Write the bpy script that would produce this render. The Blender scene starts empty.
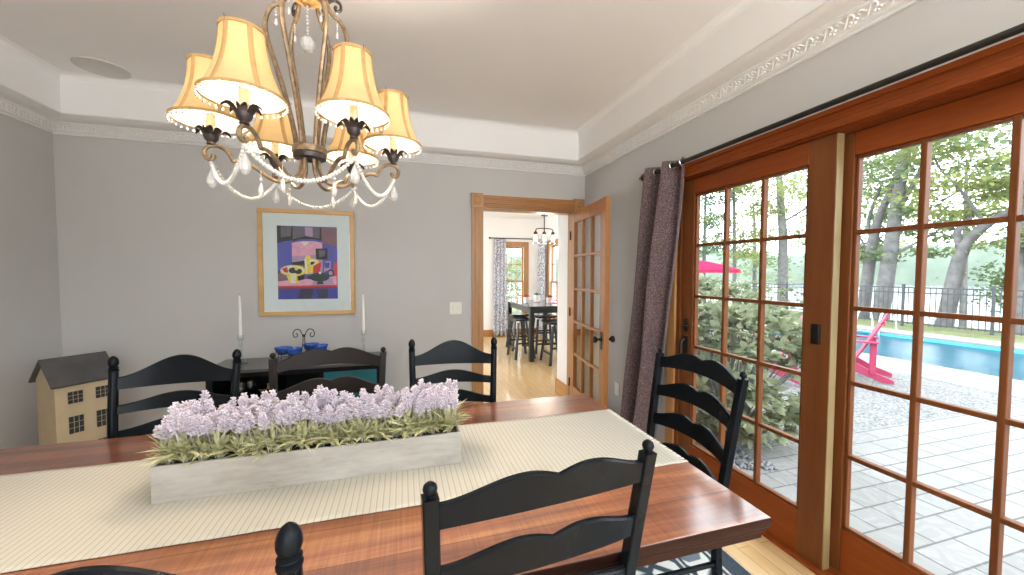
import bpy, math, random
import numpy as np
from mathutils import Vector, Matrix

random.seed(7)
RNG = np.random.default_rng(11)
S = bpy.context.scene
COL = S.collection
PI = math.pi

# ------------------------------------------------------------------ dimensions (metres)
RX, FY, LX, BY = 1.872, 3.705, -2.498, -2.1      # right, far, left, rear wall faces
CZ = 2.83                                        # tray ceiling
GZ = -0.12                                       # patio level
TZ = 0.76                                        # table top

# ------------------------------------------------------------------ materials
MATS = {}


def mat(name):
    m = bpy.data.materials.new(name)
    m.use_nodes = True
    nt = m.node_tree
    b = nt.nodes['Principled BSDF']
    return m, nt, b


def N(nt, t, **kw):
    n = nt.nodes.new(t)
    for k, v in kw.items():
        if k.startswith('i_'):
            n.inputs[k[2:]].default_value = v
        else:
            setattr(n, k, v)
    return n


def ramp(nt, fac, stops):
    r = nt.nodes.new('ShaderNodeValToRGB')
    el = r.color_ramp.elements
    while len(el) < len(stops):
        el.new(0.5)
    for e, (p, c) in zip(el, stops):
        e.position = p
        e.color = (*c, 1) if len(c) == 3 else c
    nt.links.new(fac, r.inputs[0])
    return r.outputs[0]


def coords(nt, scale=(1, 1, 1), rot=(0, 0, 0), kind='Object'):
    tc = N(nt, 'ShaderNodeTexCoord')
    mp = N(nt, 'ShaderNodeMapping')
    mp.inputs['Scale'].default_value = scale
    mp.inputs['Rotation'].default_value = rot
    nt.links.new(tc.outputs[kind], mp.inputs[0])
    return mp.outputs[0]


def noise(nt, vec, scale, detail=4, rough=0.55):
    n = N(nt, 'ShaderNodeTexNoise')
    n.inputs['Scale'].default_value = scale
    n.inputs['Detail'].default_value = detail
    n.inputs['Roughness'].default_value = rough
    nt.links.new(vec, n.inputs['Vector'])
    return n.outputs[0]


def bump(nt, b, h, strength=0.2, dist=0.002):
    n = N(nt, 'ShaderNodeBump')
    n.inputs['Strength'].default_value = strength
    n.inputs['Distance'].default_value = dist
    nt.links.new(h, n.inputs['Height'])
    nt.links.new(n.outputs[0], b.inputs['Normal'])


def plain(name, c, rough=0.5, metal=0.0, var=0.06, scale=6.0, bmp=0.0, bscale=200.0, coat=0.0, spec=0.5):
    """a paint / metal / ceramic with a little procedural unevenness"""
    m, nt, b = mat(name)
    v = coords(nt)
    f = noise(nt, v, scale)
    c0 = tuple(max(0, x * (1 - var)) for x in c)
    c1 = tuple(min(1, x * (1 + var)) for x in c)
    nt.links.new(ramp(nt, f, [(0.3, c0), (0.7, c1)]), b.inputs['Base Color'])
    b.inputs['Roughness'].default_value = rough
    b.inputs['Metallic'].default_value = metal
    b.inputs['Coat Weight'].default_value = coat
    b.inputs['Specular IOR Level'].default_value = spec
    if bmp:
        bump(nt, b, noise(nt, v, bscale, 2), bmp)
    MATS[name] = m
    return m


def wood(name, dark, light, axis='x', rough=0.4, scale=9.0, coat=0.0, knots=0.0, fine=0.15, spec=0.5):
    """grain streaked along one axis"""
    m, nt, b = mat(name)
    st = {'x': (0.09, 1, 1), 'y': (1, 0.09, 1), 'z': (1, 1, 0.09)}[axis]
    v = coords(nt, st)
    a = noise(nt, v, scale, 6, 0.6)
    g = noise(nt, v, scale * 9, 3, 0.5)
    mx = N(nt, 'ShaderNodeMix', data_type='FLOAT')
    mx.inputs[0].default_value = fine * 2
    nt.links.new(a, mx.inputs[2])
    nt.links.new(g, mx.inputs[3])
    mid = tuple((p + q) / 2 for p, q in zip(dark, light))
    col = ramp(nt, mx.outputs[0], [(0.3, dark), (0.5, mid), (0.72, light)])
    if knots:
        v2 = coords(nt, tuple(3 * s if s < 1 else s for s in st))
        vo = N(nt, 'ShaderNodeTexVoronoi')
        vo.inputs['Scale'].default_value = 4.5
        nt.links.new(v2, vo.inputs['Vector'])
        kf = ramp(nt, vo.outputs['Distance'], [(0.05, (1, 1, 1)), (0.16, (0, 0, 0))])
        kx = N(nt, 'ShaderNodeMix', data_type='RGBA')
        km = N(nt, 'ShaderNodeMath', operation='MULTIPLY')
        km.inputs[1].default_value = knots
        nt.links.new(kf, km.inputs[0])
        nt.links.new(km.outputs[0], kx.inputs[0])
        nt.links.new(col, kx.inputs[6])
        kx.inputs[7].default_value = (*[x * 0.35 for x in dark], 1)
        col = kx.outputs[2]
    nt.links.new(col, b.inputs['Base Color'])
    b.inputs['Roughness'].default_value = rough
    b.inputs['Coat Weight'].default_value = coat
    b.inputs['Specular IOR Level'].default_value = spec
    b.inputs['Coat Roughness'].default_value = 0.12
    bump(nt, b, g, 0.06)
    MATS[name] = m
    return m


wood('pine_upright', (0.30, 0.14, 0.045), (0.48, 0.26, 0.10), 'z', 0.36, knots=0.8)
wood('pine_level', (0.27, 0.11, 0.03), (0.43, 0.20, 0.065), 'x', 0.36, knots=0.3)
wood('pine_level_y', (0.42, 0.2, 0.065), (0.6, 0.32, 0.12), 'y', 0.36)
wood('fir_upright', (0.10, 0.028, 0.008), (0.18, 0.062, 0.018), 'z', 0.42, spec=0.18)
wood('fir_level', (0.15, 0.028, 0.004), (0.26, 0.06, 0.010), 'y', 0.42, spec=0.18)
wood('fir_edge_lit', (0.2, 0.14, 0.06), (0.3, 0.23, 0.11), 'z', 0.45)  # paler stile edge: the daylight falling on it is put into the colour
wood('french_upright', (0.27, 0.10, 0.025), (0.43, 0.18, 0.05), 'z', 0.33, coat=0.2)
wood('frame_wood', (0.5, 0.28, 0.1), (0.66, 0.42, 0.18), 'x', 0.4)
plain('wall_paint', (0.505, 0.50, 0.49), 0.75, var=0.015, scale=2, bmp=0.05)
plain('white_paint', (0.85, 0.85, 0.85), 0.75, var=0.012, scale=2, bmp=0.04)
plain('ceiling_paint', (0.85, 0.85, 0.86), 0.8, var=0.012, scale=2, bmp=0.04)
plain('crown_paint', (0.76, 0.76, 0.76), 0.55, var=0.02, scale=20)
plain('black_paint', (0.006, 0.0075, 0.0095), 0.25, var=0.25, scale=9, spec=0.1)
plain('black_brown', (0.010, 0.0075, 0.007), 0.42, var=0.25, scale=9, spec=0.14)
plain('dark_hardware', (0.02, 0.017, 0.015), 0.35, metal=0.6, var=0.2)
plain('rod_metal', (0.02, 0.018, 0.017), 0.4, metal=0.4, var=0.2)
plain('nickel', (0.62, 0.6, 0.57), 0.25, metal=1.0, var=0.05)
plain('bronze', (0.24, 0.17, 0.105), 0.42, metal=0.65, var=0.45, scale=55, bmp=0.15, bscale=120)
plain('dark_bronze', (0.05, 0.04, 0.04), 0.4, metal=0.6, var=0.4, scale=40)
plain('gold_wood', (0.45, 0.25, 0.08), 0.4, metal=0.3, var=0.3, scale=30)
plain('white_plastic', (0.78, 0.76, 0.70), 0.4, var=0.02)
plain('candle_wax', (0.86, 0.85, 0.82), 0.45, var=0.02)
plain('sleeve_wax', (0.85, 0.74, 0.5), 0.5, var=0.04)
plain('blue_glaze', (0.03, 0.10, 0.42), 0.15, var=0.35, scale=25, coat=0.7)
plain('wire_black', (0.015, 0.015, 0.015), 0.4, metal=0.4)
plain('mat_board', (0.70, 0.765, 0.79), 0.8, var=0.01)
plain('house_cream', (0.46, 0.37, 0.235), 0.65, var=0.08, scale=8, bmp=0.05)
plain('house_roof', (0.062, 0.06, 0.062), 0.6, var=0.2, scale=12, bmp=0.1)
plain('house_black', (0.018, 0.018, 0.022), 0.35, var=0.1)
plain('teal_door', (0.012, 0.10, 0.125), 0.12, var=0.2, scale=3, coat=0.8)
plain('red_paint', (0.36, 0.035, 0.09), 0.5, var=0.08)
plain('red_cloth', (0.80, 0.05, 0.13), 0.8, var=0.08)
plain('pool_white', (0.25, 0.245, 0.24), 0.8, var=0.05, scale=3, bmp=0.1)
plain('pool_liner', (0.10, 0.50, 0.62), 0.5, var=0.1, scale=2)
plain('fence_black', (0.05, 0.055, 0.06), 0.5, var=0.1)
plain('bark', (0.15, 0.14, 0.14), 0.9, var=0.3, scale=6, bmp=0.5, bscale=25)
plain('steel_rail', (0.75, 0.76, 0.77), 0.25, metal=0.7, var=0.03)
plain('soil', (0.06, 0.045, 0.03), 0.95, var=0.3, scale=40)
plain('stone_dark', (0.16, 0.16, 0.17), 0.9, var=0.5, scale=60, bmp=0.6, bscale=60)
plain('stool_black', (0.012, 0.018, 0.021), 0.35, var=0.2, coat=0.2)
plain('counter_top', (0.05, 0.052, 0.06), 0.15, var=0.15, coat=0.4)
plain('pink_cloth', (0.55, 0.04, 0.22), 0.8, var=0.1)
plain('pot_white', (0.8, 0.79, 0.78), 0.3, var=0.03)
plain('pot_green', (0.12, 0.32, 0.24), 0.8, var=0.3, scale=40)
plain('rust_plant', (0.35, 0.10, 0.05), 0.8, var=0.3, scale=40)
plain('terrace', (0.55, 0.54, 0.52), 0.9, var=0.1)
plain('speaker_grey', (0.66, 0.65, 0.63), 0.7, var=0.03, bmp=0.1, bscale=700)
for nm, c in dict(a_navy=(0.02, 0.025, 0.07), a_blue=(0.08, 0.09, 0.42), a_cobalt=(0.03, 0.04, 0.32), a_pink=(0.72, 0.36, 0.52),
                  a_lilac=(0.42, 0.28, 0.46), a_mauve=(0.2, 0.1, 0.13), a_black=(0.012, 0.012, 0.02), a_grey=(0.12, 0.11, 0.15),
                  a_yellow=(0.80, 0.62, 0.06), a_cream=(0.72, 0.74, 0.62), a_red=(0.55, 0.03, 0.05), a_maroon=(0.22, 0.02, 0.06),
                  a_teal=(0.012, 0.03, 0.045)).items():
    plain(nm, c, 0.6, var=0.12, scale=40)


def m_glass(name, refl=0.06, tint=(1, 1, 1), rough=0.0):
    """thin pane: mostly see-through with a weak mirror that grows at grazing angles"""
    m = bpy.data.materials.new(name)
    m.use_nodes = True
    nt = m.node_tree
    nt.nodes.clear()
    o = N(nt, 'ShaderNodeOutputMaterial')
    t = N(nt, 'ShaderNodeBsdfTransparent')
    t.inputs[0].default_value = (*tint, 1)
    g = N(nt, 'ShaderNodeBsdfGlossy')
    g.inputs['Roughness'].default_value = rough
    lw = N(nt, 'ShaderNodeLayerWeight')
    pw = N(nt, 'ShaderNodeMath', operation='POWER')
    pw.inputs[1].default_value = 4.0
    nt.links.new(lw.outputs['Facing'], pw.inputs[0])
    mm = N(nt, 'ShaderNodeMath', operation='MULTIPLY_ADD')
    mm.inputs[1].default_value = 0.5
    mm.inputs[2].default_value = refl * 0.5
    nt.links.new(pw.outputs[0], mm.inputs[0])
    mx = N(nt, 'ShaderNodeMixShader')
    nt.links.new(mm.outputs[0], mx.inputs[0])
    nt.links.new(t.outputs[0], mx.inputs[1])
    nt.links.new(g.outputs[0], mx.inputs[2])
    nt.links.new(mx.outputs[0], o.inputs[0])
    MATS[name] = m


m_glass('pane', 0.06, (0.985, 0.995, 0.99))
m_glass('thin_glass', 0.16, (0.93, 0.95, 0.95))


def m_crystal():
    m, nt, b = mat('crystal')
    b.inputs['Base Color'].default_value = (1, 1, 1, 1)
    b.inputs['Roughness'].default_value = 0.03
    b.inputs['IOR'].default_value = 1.5
    b.inputs['Transmission Weight'].default_value = 0.5
    v = coords(nt)
    nt.links.new(ramp(nt, noise(nt, v, 90, 1), [(0.3, (0.85, 0.85, 0.83)), (0.7, (1, 1, 1))]), b.inputs['Base Color'])
    MATS['crystal'] = m
    m2, nt, b = mat('bead_glass')
    v = coords(nt)
    nt.links.new(ramp(nt, noise(nt, v, 120, 1), [(0.3, (0.8, 0.79, 0.76)), (0.7, (0.95, 0.95, 0.93))]), b.inputs['Base Color'])
    b.inputs['Roughness'].default_value = 0.08
    b.inputs['Transmission Weight'].default_value = 0.25
    MATS['bead_glass'] = m2


m_crystal()


def m_translucent(name, c1, c2, trans=0.5, scale=8, rough=0.6, tcol=None):
    """cloth or leaf: diffuse plus light that comes through"""
    m = bpy.data.materials.new(name)
    m.use_nodes = True
    nt = m.node_tree
    nt.nodes.clear()
    o = N(nt, 'ShaderNodeOutputMaterial')
    v = coords(nt)
    col = ramp(nt, noise(nt, v, scale, 3), [(0.3, c1), (0.7, c2)])
    d = N(nt, 'ShaderNodeBsdfDiffuse')
    t = N(nt, 'ShaderNodeBsdfTranslucent')
    nt.links.new(col, d.inputs[0])
    if tcol:
        t.inputs[0].default_value = (*tcol, 1)
    else:
        nt.links.new(col, t.inputs[0])
    mx = N(nt, 'ShaderNodeMixShader')
    mx.inputs[0].default_value = trans
    nt.links.new(d.outputs[0], mx.inputs[1])
    nt.links.new(t.outputs[0], mx.inputs[2])
    nt.links.new(mx.outputs[0], o.inputs[0])
    MATS[name] = m


m_translucent('shade_silk', (0.54, 0.39, 0.2), (0.62, 0.46, 0.26), 0.42, 30, tcol=(0.95, 0.80, 0.52))
m_translucent('shade_trim', (0.50, 0.33, 0.15), (0.58, 0.40, 0.2), 0.3, 40)
m_translucent('shade_lining', (0.80, 0.76, 0.66), (0.85, 0.81, 0.72), 0.3, 30)
m_translucent('leaf_spring', (0.20, 0.24, 0.09), (0.38, 0.40, 0.16), 0.55, 0.9)
m_translucent('leaf_green', (0.15, 0.21, 0.11), (0.29, 0.34, 0.17), 0.5, 0.7)
m_translucent('leaf_pine', (0.09, 0.15, 0.10), (0.18, 0.24, 0.15), 0.35, 1.0)
m_translucent('leaf_rhodo', (0.12, 0.15, 0.09), (0.36, 0.38, 0.24), 0.35, 7)
m_translucent('leaf_sage', (0.42, 0.42, 0.23), (0.70, 0.69, 0.46), 0.25, 45)
m_translucent('lavender_bloom', (0.67, 0.61, 0.70), (0.86, 0.82, 0.87), 0.3, 60)
m_translucent('canopy_red', (0.36, 0.02, 0.07), (0.42, 0.03, 0.09), 0.35, 8)


def m_curtain():
    m, nt, b = mat('curtain_weave')
    v = coords(nt)
    w = N(nt, 'ShaderNodeTexNoise')
    w.inputs['Scale'].default_value = 170
    w.inputs['Detail'].default_value = 2
    nt.links.new(v, w.inputs[0])
    c = ramp(nt, w.outputs[0], [(0.36, (0.035, 0.016, 0.02)), (0.5, (0.085, 0.048, 0.052)), (0.66, (0.23, 0.175, 0.17))])
    nt.links.new(c, b.inputs['Base Color'])
    b.inputs['Roughness'].default_value = 0.75
    b.inputs['Sheen Weight'].default_value = 0.35
    bump(nt, b, w.outputs[0], 0.35)
    MATS['curtain_weave'] = m
    m, nt, b = mat('curtain_blue')
    v = coords(nt)
    vo = N(nt, 'ShaderNodeTexVoronoi')
    vo.inputs['Scale'].default_value = 34
    nt.links.new(v, vo.inputs[0])
    c = ramp(nt, vo.outputs['Distance'], [(0.2, (0.10, 0.12, 0.2)), (0.45, (0.42, 0.44, 0.52)), (0.7, (0.7, 0.71, 0.75))])
    nt.links.new(c, b.inputs['Base Color'])
    b.inputs['Roughness'].default_value = 0.85
    MATS['curtain_blue'] = m


m_curtain()


def m_table():
    """long planks with cross saw marks under a satin coat"""
    m, nt, b = mat('table_planks')
    v = coords(nt)
    sep = N(nt, 'ShaderNodeSeparateXYZ')
    nt.links.new(v, sep.inputs[0])
    # plank index from y
    pk = N(nt, 'ShaderNodeMath', operation='MULTIPLY')
    pk.inputs[1].default_value = 1 / 0.1366
    ya = N(nt, 'ShaderNodeMath', operation='ADD')
    ya.inputs[1].default_value = 0.5465
    nt.links.new(sep.outputs[1], ya.inputs[0])
    nt.links.new(ya.outputs[0], pk.inputs[0])
    fl = N(nt, 'ShaderNodeMath', operation='FLOOR')
    nt.links.new(pk.outputs[0], fl.inputs[0])
    dv = N(nt, 'ShaderNodeMath', operation='MULTIPLY_ADD')
    dv.inputs[1].default_value = 1 / 8
    dv.inputs[2].default_value = 1 / 16
    nt.links.new(fl.outputs[0], dv.inputs[0])
    tone = ramp(nt, dv.outputs[0], [(i / 8, (t, t, t)) for i, t in enumerate((0.44, 0.68, 0.50, 0.5, 0.45, 0.4, 0.33, 0.38))])
    tone.node.color_ramp.interpolation = 'CONSTANT'
    fr = N(nt, 'ShaderNodeMath', operation='FRACT')
    nt.links.new(pk.outputs[0], fr.inputs[0])
    g1 = noise(nt, coords(nt, (0.5, 9, 1)), 3.2, 6, 0.62)
    g2 = noise(nt, coords(nt, (1, 22, 1)), 7, 3)
    saw = noise(nt, coords(nt, (70, 1.6, 1), (0, 0, 0.1)), 3, 2)
    mix1 = N(nt, 'ShaderNodeMath', operation='ADD')
    nt.links.new(g1, mix1.inputs[0])
    s1 = N(nt, 'ShaderNodeMath', operation='MULTIPLY_ADD')
    s1.inputs[1].default_value = 0.7
    s1.inputs[2].default_value = -0.36
    nt.links.new(tone, s1.inputs[0])
    nt.links.new(s1.outputs[0], mix1.inputs[1])
    s2 = N(nt, 'ShaderNodeMath', operation='MULTIPLY_ADD')
    s2.inputs[1].default_value = 0.34
    s2.inputs[2].default_value = -0.17
    nt.links.new(saw, s2.inputs[0])
    mix2 = N(nt, 'ShaderNodeMath', operation='ADD')
    nt.links.new(mix1.outputs[0], mix2.inputs[0])
    nt.links.new(s2.outputs[0], mix2.inputs[1])
    col = ramp(nt, mix2.outputs[0], [(0.18, (0.085, 0.025, 0.012)), (0.38, (0.17, 0.052, 0.023)), (0.58, (0.28, 0.098, 0.04)), (0.8, (0.46, 0.20, 0.08))])
    seam = ramp(nt, fr.outputs[0], [(0.0, (0.25, 0.25, 0.25)), (0.018, (1, 1, 1)), (0.985, (1, 1, 1)), (1.0, (0.25, 0.25, 0.25))])
    mu = N(nt, 'ShaderNodeMix', data_type='RGBA', blend_type='MULTIPLY')
    mu.inputs[0].default_value = 1
    nt.links.new(col, mu.inputs[6])
    nt.links.new(seam, mu.inputs[7])
    nt.links.new(mu.outputs[2], b.inputs['Base Color'])
    b.inputs['Roughness'].default_value = 0.34
    b.inputs['Coat Weight'].default_value = 1.0
    b.inputs['Coat IOR'].default_value = 1.75
    b.inputs['Coat Roughness'].default_value = 0.16
    add = N(nt, 'ShaderNodeMath', operation='ADD')
    nt.links.new(saw, add.inputs[0])
    nt.links.new(g2, add.inputs[1])
    bump(nt, b, add.outputs[0], 0.16, 0.0015)
    MATS['table_planks'] = m
    wood('table_edge', (0.012, 0.004, 0.003), (0.034, 0.011, 0.007), 'x', 0.42, spec=0.1)


m_table()


def m_runner():
    m, nt, b = mat('runner_cotton')
    v = coords(nt)
    sep = N(nt, 'ShaderNodeSeparateXYZ')
    nt.links.new(v, sep.inputs[0])
    k = N(nt, 'ShaderNodeMath', operation='MULTIPLY')
    k.inputs[1].default_value = 1 / 0.0172
    nt.links.new(sep.outputs[0], k.inputs[0])
    fr = N(nt, 'ShaderNodeMath', operation='FRACT')
    nt.links.new(k.outputs[0], fr.inputs[0])
    c = ramp(nt, fr.outputs[0], [(0.0, (0.45, 0.43, 0.37)), (0.42, (0.46, 0.44, 0.38)), (0.5, (0.33, 0.285, 0.2)), (0.58, (0.33, 0.285, 0.2)), (0.66, (0.45, 0.43, 0.37))])
    rib = N(nt, 'ShaderNodeMath', operation='SINE')
    kk = N(nt, 'ShaderNodeMath', operation='MULTIPLY')
    kk.inputs[1].default_value = 900
    nt.links.new(sep.outputs[0], kk.inputs[0])
    nt.links.new(kk.outputs[0], rib.inputs[0])
    mx = N(nt, 'ShaderNodeMix', data_type='RGBA', blend_type='MULTIPLY')
    mx.inputs[0].default_value = 0.25
    nt.links.new(c, mx.inputs[6])
    nt.links.new(ramp(nt, noise(nt, v, 300, 2), [(0.3, (0.7, 0.7, 0.7)), (0.7, (1, 1, 1))]), mx.inputs[7])
    nt.links.new(mx.outputs[2], b.inputs['Base Color'])
    b.inputs['Roughness'].default_value = 0.9
    b.inputs['Sheen Weight'].default_value = 0.15
    bump(nt, b, rib.outputs[0], 0.2, 0.0008)
    MATS['runner_cotton'] = m
    plain('runner_fringe', (0.72, 0.68, 0.58), 0.9, var=0.1, scale=80)


m_runner()


def m_planter():
    m, nt, b = mat('washed_wood')
    v = coords(nt, (0.5, 3, 1.6))
    a = noise(nt, v, 9, 6, 0.65)
    g = noise(nt, coords(nt, (1, 1, 6)), 14, 4)
    mx = N(nt, 'ShaderNodeMath', operation='ADD')
    mh = N(nt, 'ShaderNodeMath', operation='MULTIPLY')
    mh.inputs[1].default_value = 0.35
    nt.links.new(g, mh.inputs[0])
    nt.links.new(a, mx.inputs[0])
    nt.links.new(mh.outputs[0], mx.inputs[1])
    c = ramp(nt, mx.outputs[0], [(0.40, (0.15, 0.135, 0.115)), (0.5, (0.29, 0.27, 0.235)), (0.68, (0.36, 0.34, 0.305)), (0.85, (0.42, 0.40, 0.37))])
    nt.links.new(c, b.inputs['Base Color'])
    b.inputs['Roughness'].default_value = 0.6
    bump(nt, b, mx.outputs[0], 0.15)
    MATS['washed_wood'] = m


m_planter()


def m_floor():
    m, nt, b = mat('oak_floor')
    v = coords(nt, (1, 1, 1), (0, 0, PI / 2))
    br = N(nt, 'ShaderNodeTexBrick')
    br.offset = 0.37
    br.inputs['Color1'].default_value = (0.66, 0.44, 0.2, 1)
    br.inputs['Color2'].default_value = (0.74, 0.53, 0.27, 1)
    br.inputs['Mortar'].default_value = (0.34, 0.19, 0.07, 1)
    br.inputs['Scale'].default_value = 1
    br.inputs['Mortar Size'].default_value = 0.0015
    br.inputs['Brick Width'].default_value = 1.1
    br.inputs['Row Height'].default_value = 0.075
    nt.links.new(v, br.inputs['Vector'])
    g = noise(nt, coords(nt, (12, 0.7, 1)), 6, 4)
    mx = N(nt, 'ShaderNodeMix', data_type='RGBA', blend_type='MULTIPLY')
    mx.inputs[0].default_value = 0.5
    nt.links.new(br.outputs[0], mx.inputs[6])
    nt.links.new(ramp(nt, g, [(0.3, (0.72, 0.66, 0.58)), (0.7, (1, 1, 1))]), mx.inputs[7])
    nt.links.new(mx.outputs[2], b.inputs['Base Color'])
    b.inputs['Roughness'].default_value = 0.3
    b.inputs['Coat Weight'].default_value = 0.3
    MATS['oak_floor'] = m


m_floor()


def m_rug():
    m, nt, b = mat('rug_wool')
    v = coords(nt)
    vo = N(nt, 'ShaderNodeTexVoronoi', feature='DISTANCE_TO_EDGE')
    vo.inputs['Scale'].default_value = 7
    nt.links.new(v, vo.inputs[0])
    c = ramp(nt, vo.outputs[0], [(0.06, (0.03, 0.045, 0.06)), (0.10, (0.62, 0.62, 0.58)), (0.22, (0.62, 0.62, 0.58)), (0.25, (0.12, 0.15, 0.18))])
    nt.links.new(c, b.inputs['Base Color'])
    b.inputs['Roughness'].default_value = 0.95
    bump(nt, b, noise(nt, v, 500, 2), 0.3)
    MATS['rug_wool'] = m
    plain('rug_border', (0.035, 0.05, 0.07), 0.95, var=0.3, scale=90, bmp=0.3)
    plain('rug_stripe', (0.5, 0.5, 0.47), 0.95, var=0.2, scale=90, bmp=0.3)


m_rug()


def m_outdoors():
    # patio: mixed-size concrete pavers laid square to the house
    m, nt, b = mat('pavers')
    v = coords(nt)

    def brick(w, h, off, rot=0.0):
        br = N(nt, 'ShaderNodeTexBrick')
        br.offset = off
        br.squash = 0.62
        br.squash_frequency = 3
        br.inputs['Color1'].default_value = (0.175, 0.166, 0.157, 1)
        br.inputs['Color2'].default_value = (0.215, 0.205, 0.196, 1)
        br.inputs['Mortar'].default_value = (0.085, 0.08, 0.075, 1)
        br.inputs['Scale'].default_value = 1
        br.inputs['Mortar Size'].default_value = 0.007
        br.inputs['Mortar Smooth'].default_value = 0.3
        br.inputs['Brick Width'].default_value = w
        br.inputs['Row Height'].default_value = h
        nt.links.new(v, br.inputs['Vector'])
        return br
    b1 = brick(0.34, 0.17, 0.42)
    g = noise(nt, v, 1.3, 4)
    g2 = noise(nt, v, 60, 3)
    mx = N(nt, 'ShaderNodeMix', data_type='RGBA', blend_type='MULTIPLY')
    mx.inputs[0].default_value = 0.6
    nt.links.new(b1.outputs[0], mx.inputs[6])
    nt.links.new(ramp(nt, g, [(0.3, (0.8, 0.79, 0.78)), (0.7, (1, 1, 1))]), mx.inputs[7])
    nt.links.new(mx.outputs[2], b.inputs['Base Color'])
    b.inputs['Roughness'].default_value = 0.9
    bump(nt, b, g2, 0.3)
    MATS['pavers'] = m
    m, nt, b = mat('gravel')
    v = coords(nt)
    vo = N(nt, 'ShaderNodeTexVoronoi')
    vo.inputs['Scale'].default_value = 62
    nt.links.new(v, vo.inputs[0])
    sp = N(nt, 'ShaderNodeSeparateColor')
    nt.links.new(vo.outputs['Color'], sp.inputs[0])
    c = ramp(nt, sp.outputs[0], [(0.1, (0.07, 0.068, 0.066)), (0.5, (0.14, 0.136, 0.132)), (0.9, (0.21, 0.205, 0.2))])
    nt.links.new(c, b.inputs['Base Color'])
    b.inputs['Roughness'].default_value = 0.9
    bump(nt, b, vo.outputs['Distance'], 0.5, 0.01)
    MATS['gravel'] = m
    plain('lawn_soil', (0.13, 0.14, 0.05), 0.95, var=0.25, scale=3, bmp=0.5, bscale=60)
    plain('bank', (0.2, 0.22, 0.11), 0.95, var=0.3, scale=1)
    m_translucent('hill_leaf_hazed', (0.13, 0.16, 0.13), (0.2, 0.23, 0.18), 0.2, 0.08)  # distant haze is mixed into the foliage colour
    m, nt, b = mat('pool_water')
    v = coords(nt)
    n = noise(nt, v, 5, 3)
    nt.links.new(ramp(nt, noise(nt, v, 0.8, 2), [(0.3, (0.006, 0.052, 0.085)), (0.7, (0.014, 0.075, 0.108))]), b.inputs['Base Color'])
    b.inputs['Roughness'].default_value = 0.3
    b.inputs['Specular IOR Level'].default_value = 0.08
    bump(nt, b, n, 0.25, 0.02)
    MATS['pool_water'] = m
    m, nt, b = mat('lake_water')
    v = coords(nt, (0.3, 1, 1))
    b.inputs['Roughness'].default_value = 0.2
    n = noise(nt, v, 2, 3)
    bump(nt, b, n, 0.3, 0.05)
    nt.links.new(ramp(nt, noise(nt, v, 0.2, 2), [(0.3, (0.14, 0.16, 0.17)), (0.7, (0.18, 0.2, 0.21))]), b.inputs['Base Color'])
    MATS['lake_water'] = m


m_outdoors()


def m_emit(name, c, s):
    m = bpy.data.materials.new(name)
    m.use_nodes = True
    nt = m.node_tree
    nt.nodes.clear()
    o = N(nt, 'ShaderNodeOutputMaterial')
    e = N(nt, 'ShaderNodeEmission')
    e.inputs[0].default_value = (*c, 1)
    e.inputs[1].default_value = s
    nt.links.new(e.outputs[0], o.inputs[0])
    MATS[name] = m


m_emit('bulb_glow', (1.0, 0.86, 0.62), 6)
m_emit('pendant_glow', (1.0, 0.88, 0.7), 2.0)
m_emit('fill_lens', (1.0, 0.95, 0.88), 8)  # glow of the ceiling fixtures added behind the viewer


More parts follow.
